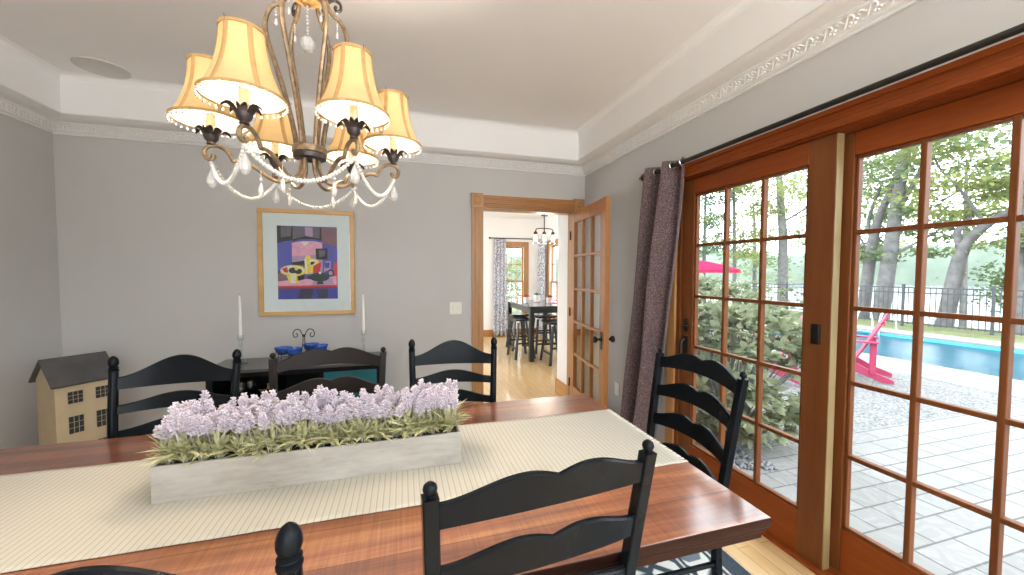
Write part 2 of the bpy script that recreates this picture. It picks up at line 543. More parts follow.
# ------------------------------------------------------------------ mesh builder
class MB:
    def __init__(s):
        s.v, s.f, s.mi, s.mats = [], [], [], []
        s.cur = 0

    def use(s, m):
        if m not in s.mats:
            s.mats.append(m)
        s.cur = s.mats.index(m)
        return s

    def add(s, vs, fs):
        o = len(s.v)
        s.v.extend([tuple(p) for p in vs])
        for f in fs:
            s.f.append(tuple(i + o for i in f))
            s.mi.append(s.cur)
        return s

    def box(s, c, d, rz=0.0, M=None):
        x, y, z = d[0] / 2, d[1] / 2, d[2] / 2
        vs = [Vector((a * x, b * y, e * z)) for e in (-1, 1) for b in (-1, 1) for a in (-1, 1)]
        R = M or Matrix.Rotation(rz, 3, 'Z')
        return s.add([R @ p + Vector(c) for p in vs], [(0, 2, 3, 1), (4, 5, 7, 6), (0, 1, 5, 4), (2, 6, 7, 3), (0, 4, 6, 2), (1, 3, 7, 5)])

    def bx(s, x0, x1, y0, y1, z0, z1):
        return s.box(((x0 + x1) / 2, (y0 + y1) / 2, (z0 + z1) / 2), (abs(x1 - x0), abs(y1 - y0), abs(z1 - z0)))

    def beam(s, p, q, w, h, up=(0, 0, 1)):
        p, q = Vector(p), Vector(q)
        d = (q - p)
        L = d.length
        d.normalize()
        a = d.cross(Vector(up))
        if a.length < 1e-4:
            a = d.cross(Vector((0, 1, 0)))
        a.normalize()
        u = a.cross(d)
        M = Matrix((a, d, u)).transposed()
        return s.box((p + q) / 2, (w, L, h), M=M)

    def lathe(s, prof, c=(0, 0, 0), n=20, cap=True, M=None):
        vs, fs = [], []
        for r, z in prof:
            for k in range(n):
                a = 2 * PI * k / n
                p = Vector((r * math.cos(a), r * math.sin(a), z))
                if M:
                    p = M @ p
                vs.append(p + Vector(c))
        for i in range(len(prof) - 1):
            for k in range(n):
                k2 = (k + 1) % n
                fs.append((i * n + k, i * n + k2, (i + 1) * n + k2, (i + 1) * n + k))
        if cap:
            fs.append(tuple(reversed(range(n))))
            fs.append(tuple((len(prof) - 1) * n + k for k in range(n)))
        return s.add(vs, fs)

    def tube(s, path, r, n=8, closed=False):
        path = [Vector(p) for p in path]
        m = len(path)
        rs = r if isinstance(r, (list, tuple)) else [r] * m
        vs, fs = [], []
        prev = None
        for i, p in enumerate(path):
            if closed:
                t = path[(i + 1) % m] - path[i - 1]
            else:
                t = path[min(i + 1, m - 1)] - path[max(i - 1, 0)]
            t.normalize()
            if prev is None:
                a = t.cross(Vector((0, 0, 1)))
                if a.length < 1e-3:
                    a = t.cross(Vector((0, 1, 0)))
            else:
                a = prev - t * prev.dot(t)
            a.normalize()
            prev = a
            b = t.cross(a)
            for k in range(n):
                an = 2 * PI * k / n
                vs.append(p + (a * math.cos(an) + b * math.sin(an)) * rs[i])
        for i in range(m if closed else m - 1):
            j = (i + 1) % m
            for k in range(n):
                k2 = (k + 1) % n
                fs.append((i * n + k, j * n + k, j * n + k2, i * n + k2))
        if not closed:
            fs.append(tuple(range(n)))
            fs.append(tuple((m - 1) * n + k for k in reversed(range(n))))
        return s.add(vs, fs)

    def ball(s, c, r, n=10, sc=(1, 1, 1)):
        h = max(4, n // 2)
        prof = [(max(1e-5, math.sin(PI * i / h)) * r, -math.cos(PI * i / h) * r) for i in range(h + 1)]
        M = Matrix.Diagonal(sc).to_3x3()
        return s.lathe(prof, c, n, False, M)

    def loft(s, rows, close=False):
        n = len(rows[0])
        vs = [p for r in rows for p in r]
        fs = []
        for i in range(len(rows) - 1):
            for k in range(n if close else n - 1):
                k2 = (k + 1) % n
                fs.append((i * n + k, i * n + k2, (i + 1) * n + k2, (i + 1) * n + k))
        return s.add(vs, fs)

    def prism(s, outline, h0, h1, fn):
        """2-D outline swept from h0 to h1; fn(u, v, h) gives the point"""
        n = len(outline)
        vs = [fn(u, v, h) for h in (h0, h1) for u, v in outline]
        fs = [tuple(reversed(range(n))), tuple(range(n, 2 * n))]
        fs += [(i, (i + 1) % n, n + (i + 1) % n, n + i) for i in range(n)]
        return s.add(vs, fs)

    def build(s, name, m=None, parent=None, bevel=0.0, smooth=True, angle=0.7, seg=2):
        me = bpy.data.meshes.new(name)
        me.from_pydata(s.v, [], s.f)
        ml = [m] if m else s.mats
        for k in ml:
            me.materials.append(MATS[k])
        if not m and len(ml) > 1:
            me.polygons.foreach_set('material_index', s.mi)
        if smooth:
            me.polygons.foreach_set('use_smooth', [True] * len(me.polygons))
            me.set_sharp_from_angle(angle=angle)
        me.update()
        o = bpy.data.objects.new(name, me)
        COL.objects.link(o)
        if parent:
            o.parent = parent
        if bevel:
            bv = o.modifiers.new('bevel', 'BEVEL')
            bv.width = bevel
            bv.segments = seg
            bv.limit_method = 'ANGLE'
            bv.angle_limit = 0.7
            bv.harden_normals = False
        return o


def tag(o, label=None, cat=None, group=None, kind=None):
    for k, v in (('label', label), ('category', cat), ('group', group), ('kind', kind)):
        if v:
            o[k] = v
    return o


def thing(name, label, cat, loc=(0, 0, 0), rz=0.0, group=None, kind=None):
    o = bpy.data.objects.new(name, None)
    o.empty_display_size = 0.1
    COL.objects.link(o)
    o.location = loc
    o.rotation_euler = (0, 0, rz)
    return tag(o, label, cat, group, kind)


CH = {}


def note(child, parent):
    CH.setdefault(parent.name, []).append(child)


def kids(o):
    return [c for c in bpy.data.objects if c.parent == o]


def dup(root, loc, rz, label, group=None, sc=None):
    r = root.copy()
    COL.objects.link(r)
    r.location = loc
    r.rotation_euler = (0, 0, rz)
    if sc:
        r.scale = sc
    r['label'] = label
    if group:
        r['group'] = group
    for ch in kids(root):
        c = ch.copy()
        COL.objects.link(c)
        c.parent = r
        for g in kids(ch):
            d = g.copy()
            COL.objects.link(d)
            d.parent = c
    return r


def struct(o, label, cat):
    return tag(o, label, cat, kind='structure')


def smoothpath(pts, n=6):
    """Catmull-Rom through points"""
    P = [Vector(p) for p in pts]
    out = []
    for i in range(len(P) - 1):
        p0, p1, p2, p3 = P[max(i - 1, 0)], P[i], P[i + 1], P[min(i + 2, len(P) - 1)]
        for k in range(n):
            t = k / n
            out.append(0.5 * ((2 * p1) + (p2 - p0) * t + (2 * p0 - 5 * p1 + 4 * p2 - p3) * t * t + (3 * p1 - p0 - 3 * p2 + p3) * t ** 3))
    out.append(P[-1])
    return out


def leaves(name, pos, dirs, nrm, L, W, m, parent=None, fold=0.0, droop=0.0):
    """one mesh of small six-point leaves (numpy arrays)"""
    n = len(pos)
    dirs = dirs / np.linalg.norm(dirs, axis=1)[:, None]
    side = np.cross(dirs, nrm)
    side /= (np.linalg.norm(side, axis=1)[:, None] + 1e-9)
    up = np.cross(side, dirs)
    L = np.broadcast_to(L, (n,))[:, None]
    W = np.broadcast_to(W, (n,))[:, None]
    a = pos
    m1 = pos + dirs * L * 0.35 + up * L * 0.04
    m2 = pos + dirs * L * 0.7 - up * L * droop * 0.4
    b = pos + dirs * L - up * L * droop
    v = np.stack([a, m1 - side * W * .5 + up * W * fold, m1 + side * W * .5 + up * W * fold, m2 - side * W * .42 + up * W * fold, m2 + side * W * .42 + up * W * fold, b], 1).reshape(-1, 3)
    f = []
    for i in range(n):
        o = i * 6
        f += [(o, o + 2, o + 1), (o + 1, o + 2, o + 4, o + 3), (o + 3, o + 4, o + 5)]
    mb = MB()
    mb.v = [tuple(p) for p in v.tolist()]
    mb.f = f
    return mb.build(name, m, parent, smooth=False)


def rdir(n):
    d = RNG.normal(size=(n, 3))
    return d / np.linalg.norm(d, axis=1)[:, None]


# ================================================================== ROOM SHELL
def build_room():
    T = 0.14
    mb = MB().bx(LX - T, RX + T, BY - T, FY + 0.115, -0.1, 0.0)
    struct(mb.build('floor', 'oak_floor', smooth=False), 'honey coloured strip oak floor under the dining table', 'floor')
    mb = MB()
    mb.bx(LX - T, 0.76, FY, FY + 0.115, 0, CZ).bx(1.735, 3.1, FY, FY + 0.115, 0, CZ).bx(0.76, 1.735, FY, FY + 0.115, 2.055, CZ)
    struct(mb.build('wall_far', 'wall_paint', smooth=False), 'warm grey painted wall carrying the framed picture', 'wall')
    mb = MB()
    mb.bx(RX, RX + T, 2.30, FY, 0, CZ).bx(RX, RX + T, 0.40, 2.30, 2.075, CZ).bx(RX, RX + T, 0.12, 0.40, -0.1, CZ).bx(RX, RX + T, -1.9, 0.12, 2.3, CZ).bx(RX, RX + T, BY - T, -1.9, -0.1, CZ).bx(RX, RX + T, -0.93, -0.85, -0.1, 2.3)  # includes an unseen opening behind the viewer, added for more daylight
    mb.bx(RX, RX + T, 2.30, FY, -0.2, 0)
    struct(mb.build('wall_right', 'wall_paint', smooth=False), 'warm grey wall around the glazed patio doors', 'wall')
    mb = MB()
    ws = []
    y = BY - T
    for a, b in ws:
        mb.bx(LX - T, LX, y, a, 0, CZ)
        mb.bx(LX - T, LX, a, b, 0, 0.75).bx(LX - T, LX, a, b, 2.15, CZ)
        y = b
    mb.bx(LX - T, LX, y, FY, 0, CZ)
    struct(mb.build('wall_left', 'wall_paint', smooth=False), 'warm grey wall behind the small model house', 'wall')
    # rear wall: an unglazed opening added behind the viewer to let daylight in
    mb = MB()
    mb.bx(LX - T, -1.2, BY - T, BY, 0, CZ).bx(1.6, RX + T, BY - T, BY, 0, CZ).bx(-1.2, 1.6, BY - T, BY, 2.3, CZ)
    for x in (0.2,):
        mb.bx(x - 0.06, x + 0.06, BY - T, BY, 0, 2.25)
    struct(mb.build('wall_rear', 'wall_paint', smooth=False), 'grey wall with a wide opening added behind the viewer for daylight', 'wall')
    # ceiling and tray faces
    mb = MB().bx(LX - T, RX + T, BY - T, FY + 0.115, CZ, CZ + 0.1)
    struct(mb.build('ceiling', 'ceiling_paint', smooth=False), 'flat white tray ceiling above the chandelier', 'ceiling')
    mb = MB()
    p = 0.160
    rows = []
    for (q, z) in ((0.0, 2.545), (p, 2.545), (p, CZ - 0.05), (p + 0.006, CZ - 0.03), (p + 0.02, CZ - 0.012), (p + 0.045, CZ - 0.001)):
        rows.append([(LX + q, BY + q, z), (RX - q, BY + q, z), (RX - q, FY - q, z), (LX + q, FY - q, z)])
    mb.loft(rows, True)
    struct(mb.build('trim_tray', 'white_paint', smooth=False), 'white upright faces of the ceiling tray above the crown', 'trim')
    # crown moulding
    prof = [(0, 2.44), (0.014, 2.44), (0.017, 2.446), (0.014, 2.452), (0.022, 2.455), (0.03, 2.458), (0.032, 2.463), (0.066, 2.503), (0.07, 2.503), (0.076, 2.508), (0.075, 2.514), (0.085, 2.516), (0.11, 2.521), (0.135, 2.531), (0.150, 2.541), (0.158, 2.546), (0.167, 2.547), (0.167, 2.554), (0.155, 2.557)]
    rows = [[(LX + q, BY + q, z), (RX - q, BY + q, z), (RX - q, FY - q, z), (LX + q, FY - q, z)] for q, z in prof]
    mb = MB().loft(rows, True)
    cr = mb.build('trim_crown', 'crown_paint', angle=0.4)
    struct(cr, 'white plaster crown moulding with a leafy relief band', 'crown moulding')
    orn = MB()
    # relief unit on the slanted band: an S scroll, two leaves and a bud
    e_p, e_z = 0.034 / 0.0525, 0.040 / 0.0525

    def unit(fn):
        def pt(s, t, h):     # s along, t up the slope (0..1), h off the face
            q = 0.032 + e_p * t * 0.0525
            z = 2.463 + e_z * t * 0.0525
            q += h * e_z
            z -= h * e_p
            return fn(s, q, z)
        sc = [(0.0, 0.2), (0.012, 0.12), (0.024, 0.25), (0.034, 0.55), (0.046, 0.85), (0.06, 0.85), (0.066, 0.65), (0.058, 0.55)]
        orn.tube([pt(a, b, 0.002) for a, b in smoothpath2(sc)], 0.0052, 5)
        sc2 = [(0.03, 0.5), (0.02, 0.7), (0.008, 0.85), (0.0, 0.7), (0.006, 0.58)]
        orn.tube([pt(a, b, 0.002) for a, b in smoothpath2(sc2)], 0.0045, 5)
        for (s, t, r) in ((0.05, 0.3, 0.008), (0.062, 0.22, 0.0065), (0.04, 0.2, 0.006), (0.073, 0.4, 0.006)):
            orn.ball(pt(s, t, 0.001), r, 6)

    def smoothpath2(pts):
        return [(v.x, v.y) for v in smoothpath([(a, b, 0) for a, b in pts], 2)]
    P = 0.083
    x = LX + 0.06
    while x < RX - 0.1:
        unit(lambda s, q, z, x=x: (x + s, FY - q, z))
        x += P
    y = FY - 0.06
    while y > 0.2:
        unit(lambda s, q, z, y=y: (RX - q, y - s, z))
        y -= P
    y = FY - 0.06
    while y > 2.2:
        unit(lambda s, q, z, y=y: (LX + q, y - s, z))
        y -= P
    orn.build('ornament', 'crown_paint', cr, angle=1.2)
    # baseboards
    mb = MB().bx(LX, 0.65, FY - 0.016, FY, 0, 0.13).bx(LX, 0.65, FY - 0.022, FY, 0.0, 0.03)
    struct(mb.build('baseboard_far', 'pine_level', smooth=False, bevel=0.003), 'pine baseboard along the picture wall', 'baseboard')
    mb = MB().bx(LX, LX + 0.016, BY, FY - 0.02, 0, 0.13)
    struct(mb.build('baseboard_left', 'pine_level_y', smooth=False, bevel=0.003), 'pine baseboard behind the model house', 'baseboard')
    mb = MB().bx(RX - 0.016, RX, 2.42, FY - 0.02, 0, 0.13)
    struct(mb.build('baseboard_right', 'pine_level_y', smooth=False, bevel=0.003), 'pine baseboard between the open door and the curtain', 'baseboard')
    # doorway casing with corner blocks
    t = thing('doorway_casing', 'knotty pine casing with rosette corner blocks around the doorway', 'door casing', (0, 0, 0), kind='structure')
    for xx in (0.65, 1.738):
        m = MB().bx(xx, xx + 0.107, FY - 0.022, FY, 0, 2.055)
        for k in (0.025, 0.04, 0.067, 0.082):
            m.bx(xx + k - 0.004, xx + k + 0.004, FY - 0.026, FY - 0.02, 0.15, 2.055)
        m.build('side_board', 'pine_upright', t, bevel=0.002)
    m = MB().bx(0.76, 1.735, FY - 0.022, FY, 2.06, 2.178)
    for k in (0.025, 0.04, 0.08, 0.095):
        m.bx(0.765, 1.735, FY - 0.026, FY - 0.02, 2.06 + k - 0.004, 2.06 + k + 0.004)
    m.build('head_board', 'pine_level', t, bevel=0.002)
    for xc in (0.7035, 1.7915):
        m = MB().box((xc, FY - 0.015, 2.122), (0.12, 0.034, 0.14))
        R = Matrix.Rotation(PI / 2, 3, 'X')
        m.lathe([(0.045, 0.0), (0.045, 0.006), (0.036, 0.007), (0.033, 0.003), (0.022, 0.003), (0.018, 0.009), (0.001, 0.010)], (xc, FY - 0.031, 2.122), 24, True, R)
        m.build('corner_block', 'pine_upright', t, bevel=0.003)
    m = MB().bx(0.748, 0.768, FY - 0.002, FY + 0.117, 0, 2.055).bx(1.728, 1.748, FY - 0.002, FY + 0.117, 0, 2.055).bx(0.748, 1.748, FY - 0.002, FY + 0.117, 2.04, 2.058)
    m.build('jamb', 'pine_upright', t)


build_room()


# ------------------------------------------------------------------ French door
def french_door():
    w, th, h = 0.925, 0.042, 2.035
    t = thing('door_1', 'open pine french door with fifteen panes in the doorway', 'door', (1.722, FY - 0.02, 0.006), math.atan2(-0.93, -0.12), kind='structure')
    st, tr, brl = 0.112, 0.115, 0.235
    m = MB()
    m.bx(0, st, -th / 2, th / 2, 0, h).bx(w - st, w, -th / 2, th / 2, 0, h)
    m.build('stile', 'french_upright', t, bevel=0.004)
    m = MB().bx(st, w - st, -th / 2, th / 2, 0, brl).bx(st, w - st, -th / 2, th / 2, h - tr, h)
    m.build('rail', 'french_upright', t, bevel=0.004)
    m = MB()
    gx0, gx1, gz0, gz1 = st, w - st, brl, h - tr
    for k in (1, 2):
        x = gx0 + (gx1 - gx0) * k / 3
        m.bx(x - 0.012, x + 0.012, -th / 2 + 0.004, th / 2 - 0.004, gz0, gz1)
    for k in range(1, 5):
        z = gz0 + (gz1 - gz0) * k / 5
        m.bx(gx0, gx1, -th / 2 + 0.004, th / 2 - 0.004, z - 0.012, z + 0.012)
    m.build('muntin_grid', 'french_upright', t, bevel=0.003)
    MB().bx(gx0 - 0.01, gx1 + 0.01, -0.002, 0.002, gz0 - 0.01, gz1 + 0.01).build('glass', 'pane', t, smooth=False)
    for s in (-1, 1):
        R = Matrix.Rotation(-s * PI / 2, 3, 'X')
        m = MB()
        m.lathe([(0.001, 0), (0.024, 0), (0.026, 0.006), (0.011, 0.012), (0.010, 0.034), (0.022, 0.042), (0.029, 0.054), (0.028, 0.066), (0.016, 0.074), (0.001, 0.076)], (w - 0.06, s * th / 2, 0.855), 20, True, R)
        k = m.build('knob', 'dark_hardware', t)
        k['label'] = 'round black door knob'
        MB().box((w - 0.06, s * (th / 2 + 0.002), 0.845), (0.045, 0.004, 0.15)).build('knob_plate', 'dark_hardware', t, bevel=0.0015)
    for z in (0.25, 1.0, 1.8):
        MB().lathe([(0.008, -0.045), (0.008, 0.045)], (0.0, -th / 2 - 0.004, z), 10).build('hinge', 'dark_hardware', t)


french_door()


# ------------------------------------------------------------------ patio doors
def patio_doors():
    t = thing('doorway_frame', 'red brown fir frame and head casing around the patio doors', 'door frame', (0, 0, 0), kind='structure')
    m = MB()
    m.bx(RX - 0.03, RX, 0.30, 2.345, 2.06, 2.15).bx(RX - 0.042, RX, 0.29, 2.355, 2.128, 2.152).bx(RX - 0.036, RX, 0.29, 2.35, 2.06, 2.076)
    m.bx(RX - 0.034, RX, 0.30, 2.345, 2.094, 2.102)
    m.build('head_casing', 'fir_level', t, bevel=0.003)
    MB().bx(RX - 0.018, RX, 2.27, 2.35, 0, 2.06).build('side_casing', 'pine_upright', t, bevel=0.003)
    MB().bx(RX - 0.018, RX, 0.32, 0.42, 0, 2.06).build('side_casing', 'fir_upright', t, bevel=0.003)
    m = MB().bx(RX + 0.0, RX + 0.15, 2.24, 2.30, 0, 2.075).bx(RX + 0.0, RX + 0.15, 0.40, 0.44, 0, 2.075)
    m.build('jamb', 'fir_upright', t)
    MB().bx(RX + 0.0, RX + 0.15, 0.40, 2.30, 2.055, 2.075).build('head_jamb', 'fir_level', t)
    MB().bx(RX - 0.015, RX + 0.16, 0.40, 2.30, 0.0, 0.018).bx(RX + 0.062, RX + 0.070, 0.42, 2.28, 0.016, 0.03).build('sill', 'fir_level', t, bevel=0.003)

    def leaf(name, label, x0, x1, y0, y1, gy0, gy1, edge):
        d = thing(name, label, 'patio door', (0, 0, 0), kind='structure')
        z0, z1, g0, g1 = 0.02, 2.052, 0.235, 1.945
        m = MB().bx(x0, x1, y0, gy0, z0, z1)
        if edge:
            m.use('fir_upright')
            m = MB().use('fir_upright').bx(x0, x1, y0 + 0.004, gy0, z0, z1).use('fir_edge_lit').bx(x0 + 0.002, x1, y0, y0 + 0.004, z0, z1)
            m.build('stile', None, d, bevel=0.002)
        else:
            m.build('stile', 'fir_upright', d, bevel=0.004)
        MB().bx(x0, x1, gy1, y1, z0, z1).build('stile', 'fir_upright', d, bevel=0.004)
        MB().bx(x0, x1, gy0, gy1, g1, z1).build('rail', 'fir_level', d, bevel=0.004)
        MB().bx(x0, x1, gy0, gy1, z0, g0).build('rail', 'fir_level', d, bevel=0.004)
        m = MB()
        # glazing bead then muntins
        b = 0.014
        m.bx(x0 + 0.008, x1 - 0.008, gy0, gy0 + b, g0, g1).bx(x0 + 0.008, x1 - 0.008, gy1 - b, gy1, g0, g1)
        m.bx(x0 + 0.008, x1 - 0.008, gy0, gy1, g0, g0 + b).bx(x0 + 0.008, x1 - 0.008, gy0, gy1, g1 - b, g1)
        for k in (1, 2):
            y = gy0 + (gy1 - gy0) * k / 3
            m.bx(x0 + 0.006, x1 - 0.006, y - 0.010, y + 0.010, g0, g1)
        for k in range(1, 5):
            z = g0 + (g1 - g0) * k / 5
            m.bx(x0 + 0.007, x1 - 0.007, gy0, gy1, z - 0.010, z + 0.010)
        m.build('muntin_grid', 'fir_upright', d, bevel=0.003)
        xm = (x0 + x1) / 2
        MB().bx(xm - 0.003, xm + 0.003, gy0 - 0.008, gy1 + 0.008, g0 - 0.008, g1 + 0.008).build('glass', 'pane', d, smooth=False)
        return d
    d = leaf('door_2', 'sliding fifteen pane patio door beside the curtain', RX + 0.012, RX + 0.056, 1.262, 2.238, 1.385, 2.13, True)
    leaf('door_3', 'fixed fifteen pane patio door facing the pool', RX + 0.075, RX + 0.119, 0.43, 1.30, 0.533, 1.232, False)
    # flush pull on the meeting stile, latch and grip on the far stile
    xf = RX + 0.012
    MB().box((xf - 0.003, 1.325, 1.13), (0.006, 0.042, 0.095)).box((xf - 0.006, 1.325, 1.13), (0.004, 0.03, 0.08)).build('flush_pull', 'dark_hardware', d, bevel=0.002)
    MB().box((xf - 0.004, 2.185, 1.06), (0.008, 0.03, 0.09)).box((xf - 0.015, 2.175, 1.05), (0.02, 0.045, 0.014)).build('latch', 'dark_hardware', d, bevel=0.002)
    m = MB().tube(smoothpath([(xf, 2.185, 0.82), (xf - 0.035, 2.185, 0.83), (xf - 0.045, 2.185, 0.89), (xf - 0.035, 2.185, 0.95), (xf, 2.185, 0.96)], 4), 0.011, 8)
    m.box((xf - 0.003, 2.185, 0.89), (0.006, 0.04, 0.19))
    m.build('grip', 'dark_hardware', d)


patio_doors()


# ------------------------------------------------------------------ curtain and its rod
def curtains():
    cx, z1 = RX - 0.082, 2.155
    t = thing('curtain_rod', 'dark metal curtain rod above the patio doors', 'curtain rod', (cx, 0, z1))
    MB().tube([(0, 2.585, 0), (0, -0.6, 0)], 0.013, 12).build('rod', 'rod_metal', t)
    MB().ball((0, 2.595, 0), 0.018, 14).build('finial', 'rod_metal', t)
    MB().tube([(0, 2.55, 0), (0.06, 2.55, 0), (0.081, 2.55, -0.01)], 0.007, 8).box((0.08, 2.55, -0.01), (0.006, 0.03, 0.06)).build('bracket', 'rod_metal', t)
    t = thing('curtain', 'plum brown woven curtain gathered beside the sliding patio door', 'curtain', (cx, 0, 0))
    y0, y1, nw = 2.145, 2.58, 2.5
    rows = []
    NZ, NU = 22, 72
    for j in range(NZ + 1):
        f = j / NZ
        z = 2.19 - f * (2.19 - 0.012)
        amp = 0.062 + 0.02 * f
        spread = 1 + 0.22 * f
        r = []
        for i in range(NU + 1):
            u = i / NU
            ph = 2 * PI * nw * u
            yy = y0 + (y1 - y0) * (u ** 0.93)
            yc = yy + f * (0.27 - 0.03 * u) + 0.016 * math.sin(ph * 0.5 + f * 2) * f
            x = amp * math.sin(ph + 0.35 * math.sin(3.1 * f + u * 4)) + 0.008 * math.sin(9 * f + 5 * u)
            x -= 0.02 * f * (1 - u)
            r.append((min(x, 0.058), yc, z))
        rows.append(r)
    o = MB().loft(rows).build('cloth', 'curtain_weave', t, angle=3)
    so = o.modifiers.new('thick', 'SOLIDIFY')
    so.thickness = 0.003
    for k in range(6):
        u = k / 5
        yy = y0 + (y1 - y0) * (u ** 0.93) - 0.002
        m = MB()
        c = [(0.022 * math.cos(a), yy, z1 + 0.022 * math.sin(a)) for a in [2 * PI * i / 18 for i in range(18)]]
        m.tube(c, 0.006, 8, closed=True)
        m.build('grommet', 'nickel', t)


curtains()


# ================================================================== DINING FURNITURE
def table():
    x0, x1, y0, y1 = -1.56, 0.953, 0.768, 1.861
    t = thing('dining_table', 'long red brown plank dining table with a thick dark edge', 'table', ((x0 + x1) / 2, (y0 + y1) / 2, 0))
    w, d = x1 - x0, y1 - y0
    m = MB().use('table_edge').box((0, 0, TZ - 0.014), (w, d, 0.028))
    m.use('table_planks')
    m.mi[1] = m.cur                      # the upper face carries the planks
    m.build('tabletop', None, t, bevel=0.004)
    m = MB()
    m.box((0, 0, TZ - 0.034), (w - 0.012, d - 0.012, 0.012)).box((0, 0, TZ - 0.052), (w - 0.03, d - 0.03, 0.026))
    m.build('apron_edge', 'table_edge', t, bevel=0.003)
    # trestle ends: two uprights and a crossing pair of braces, floor beam between
    for s in (-1, 1):
        xx = s * (w / 2 - 0.33)
        m = MB()
        for yy in (-0.33, 0.33):
            m.box((xx, yy, 0.37), (0.06, 0.085, 0.655))
        m.box((xx, 0, 0.045), (0.075, 0.86, 0.07)).box((xx, 0, TZ - 0.085), (0.075, 0.86, 0.045))
        m.beam((xx, -0.3, 0.09), (xx, 0.3, 0.66), 0.05, 0.06).beam((xx + 0.001, 0.3, 0.09), (xx + 0.001, -0.3, 0.66), 0.048, 0.06)
        m.build('trestle', 'black_paint', t, bevel=0.003)
    MB().box((0, 0, 0.2), (w - 0.72, 0.05, 0.09)).build('stretcher', 'black_paint', t, bevel=0.003)


table()


def runner():
    x0, x1, y0, y1 = -1.52, 0.935, 1.078, 1.603
    t = thing('table_runner', 'cream table runner with tan stripes down the middle of the table', 'table runner', (0, 0, TZ))
    rows = []
    for i in range(121):
        x = x0 + (x1 - x0) * i / 120
        rows.append([(x, y0 + (y1 - y0) * j / 24, 0.0022 + 0.0009 * math.sin(x * 13 + j * 0.6) * math.sin(j * 0.5) + 0.0005 * math.sin(x * 31 + j)) for j in range(25)])
    o = MB().loft(rows).build('cloth', 'runner_cotton', t, angle=3)
    so = o.modifiers.new('thick', 'SOLIDIFY')
    so.thickness = 0.0016
    m = MB()
    for k in range(62):
        y = y0 + 0.004 + (y1 - y0 - 0.008) * k / 61
        dy = random.uniform(-0.004, 0.004)
        m.tube([(x1 - 0.003, y, 0.003), (x1 + 0.008, y + dy * .5, 0.0032), (x1 + 0.017, y + dy, 0.0026)], [0.0016, 0.0018, 0.0012], 5)
    f = m.build('fringe', 'runner_fringe', t)
    f['label'] = 'short knotted fringe'
    f['kind'] = 'stuff'


runner()


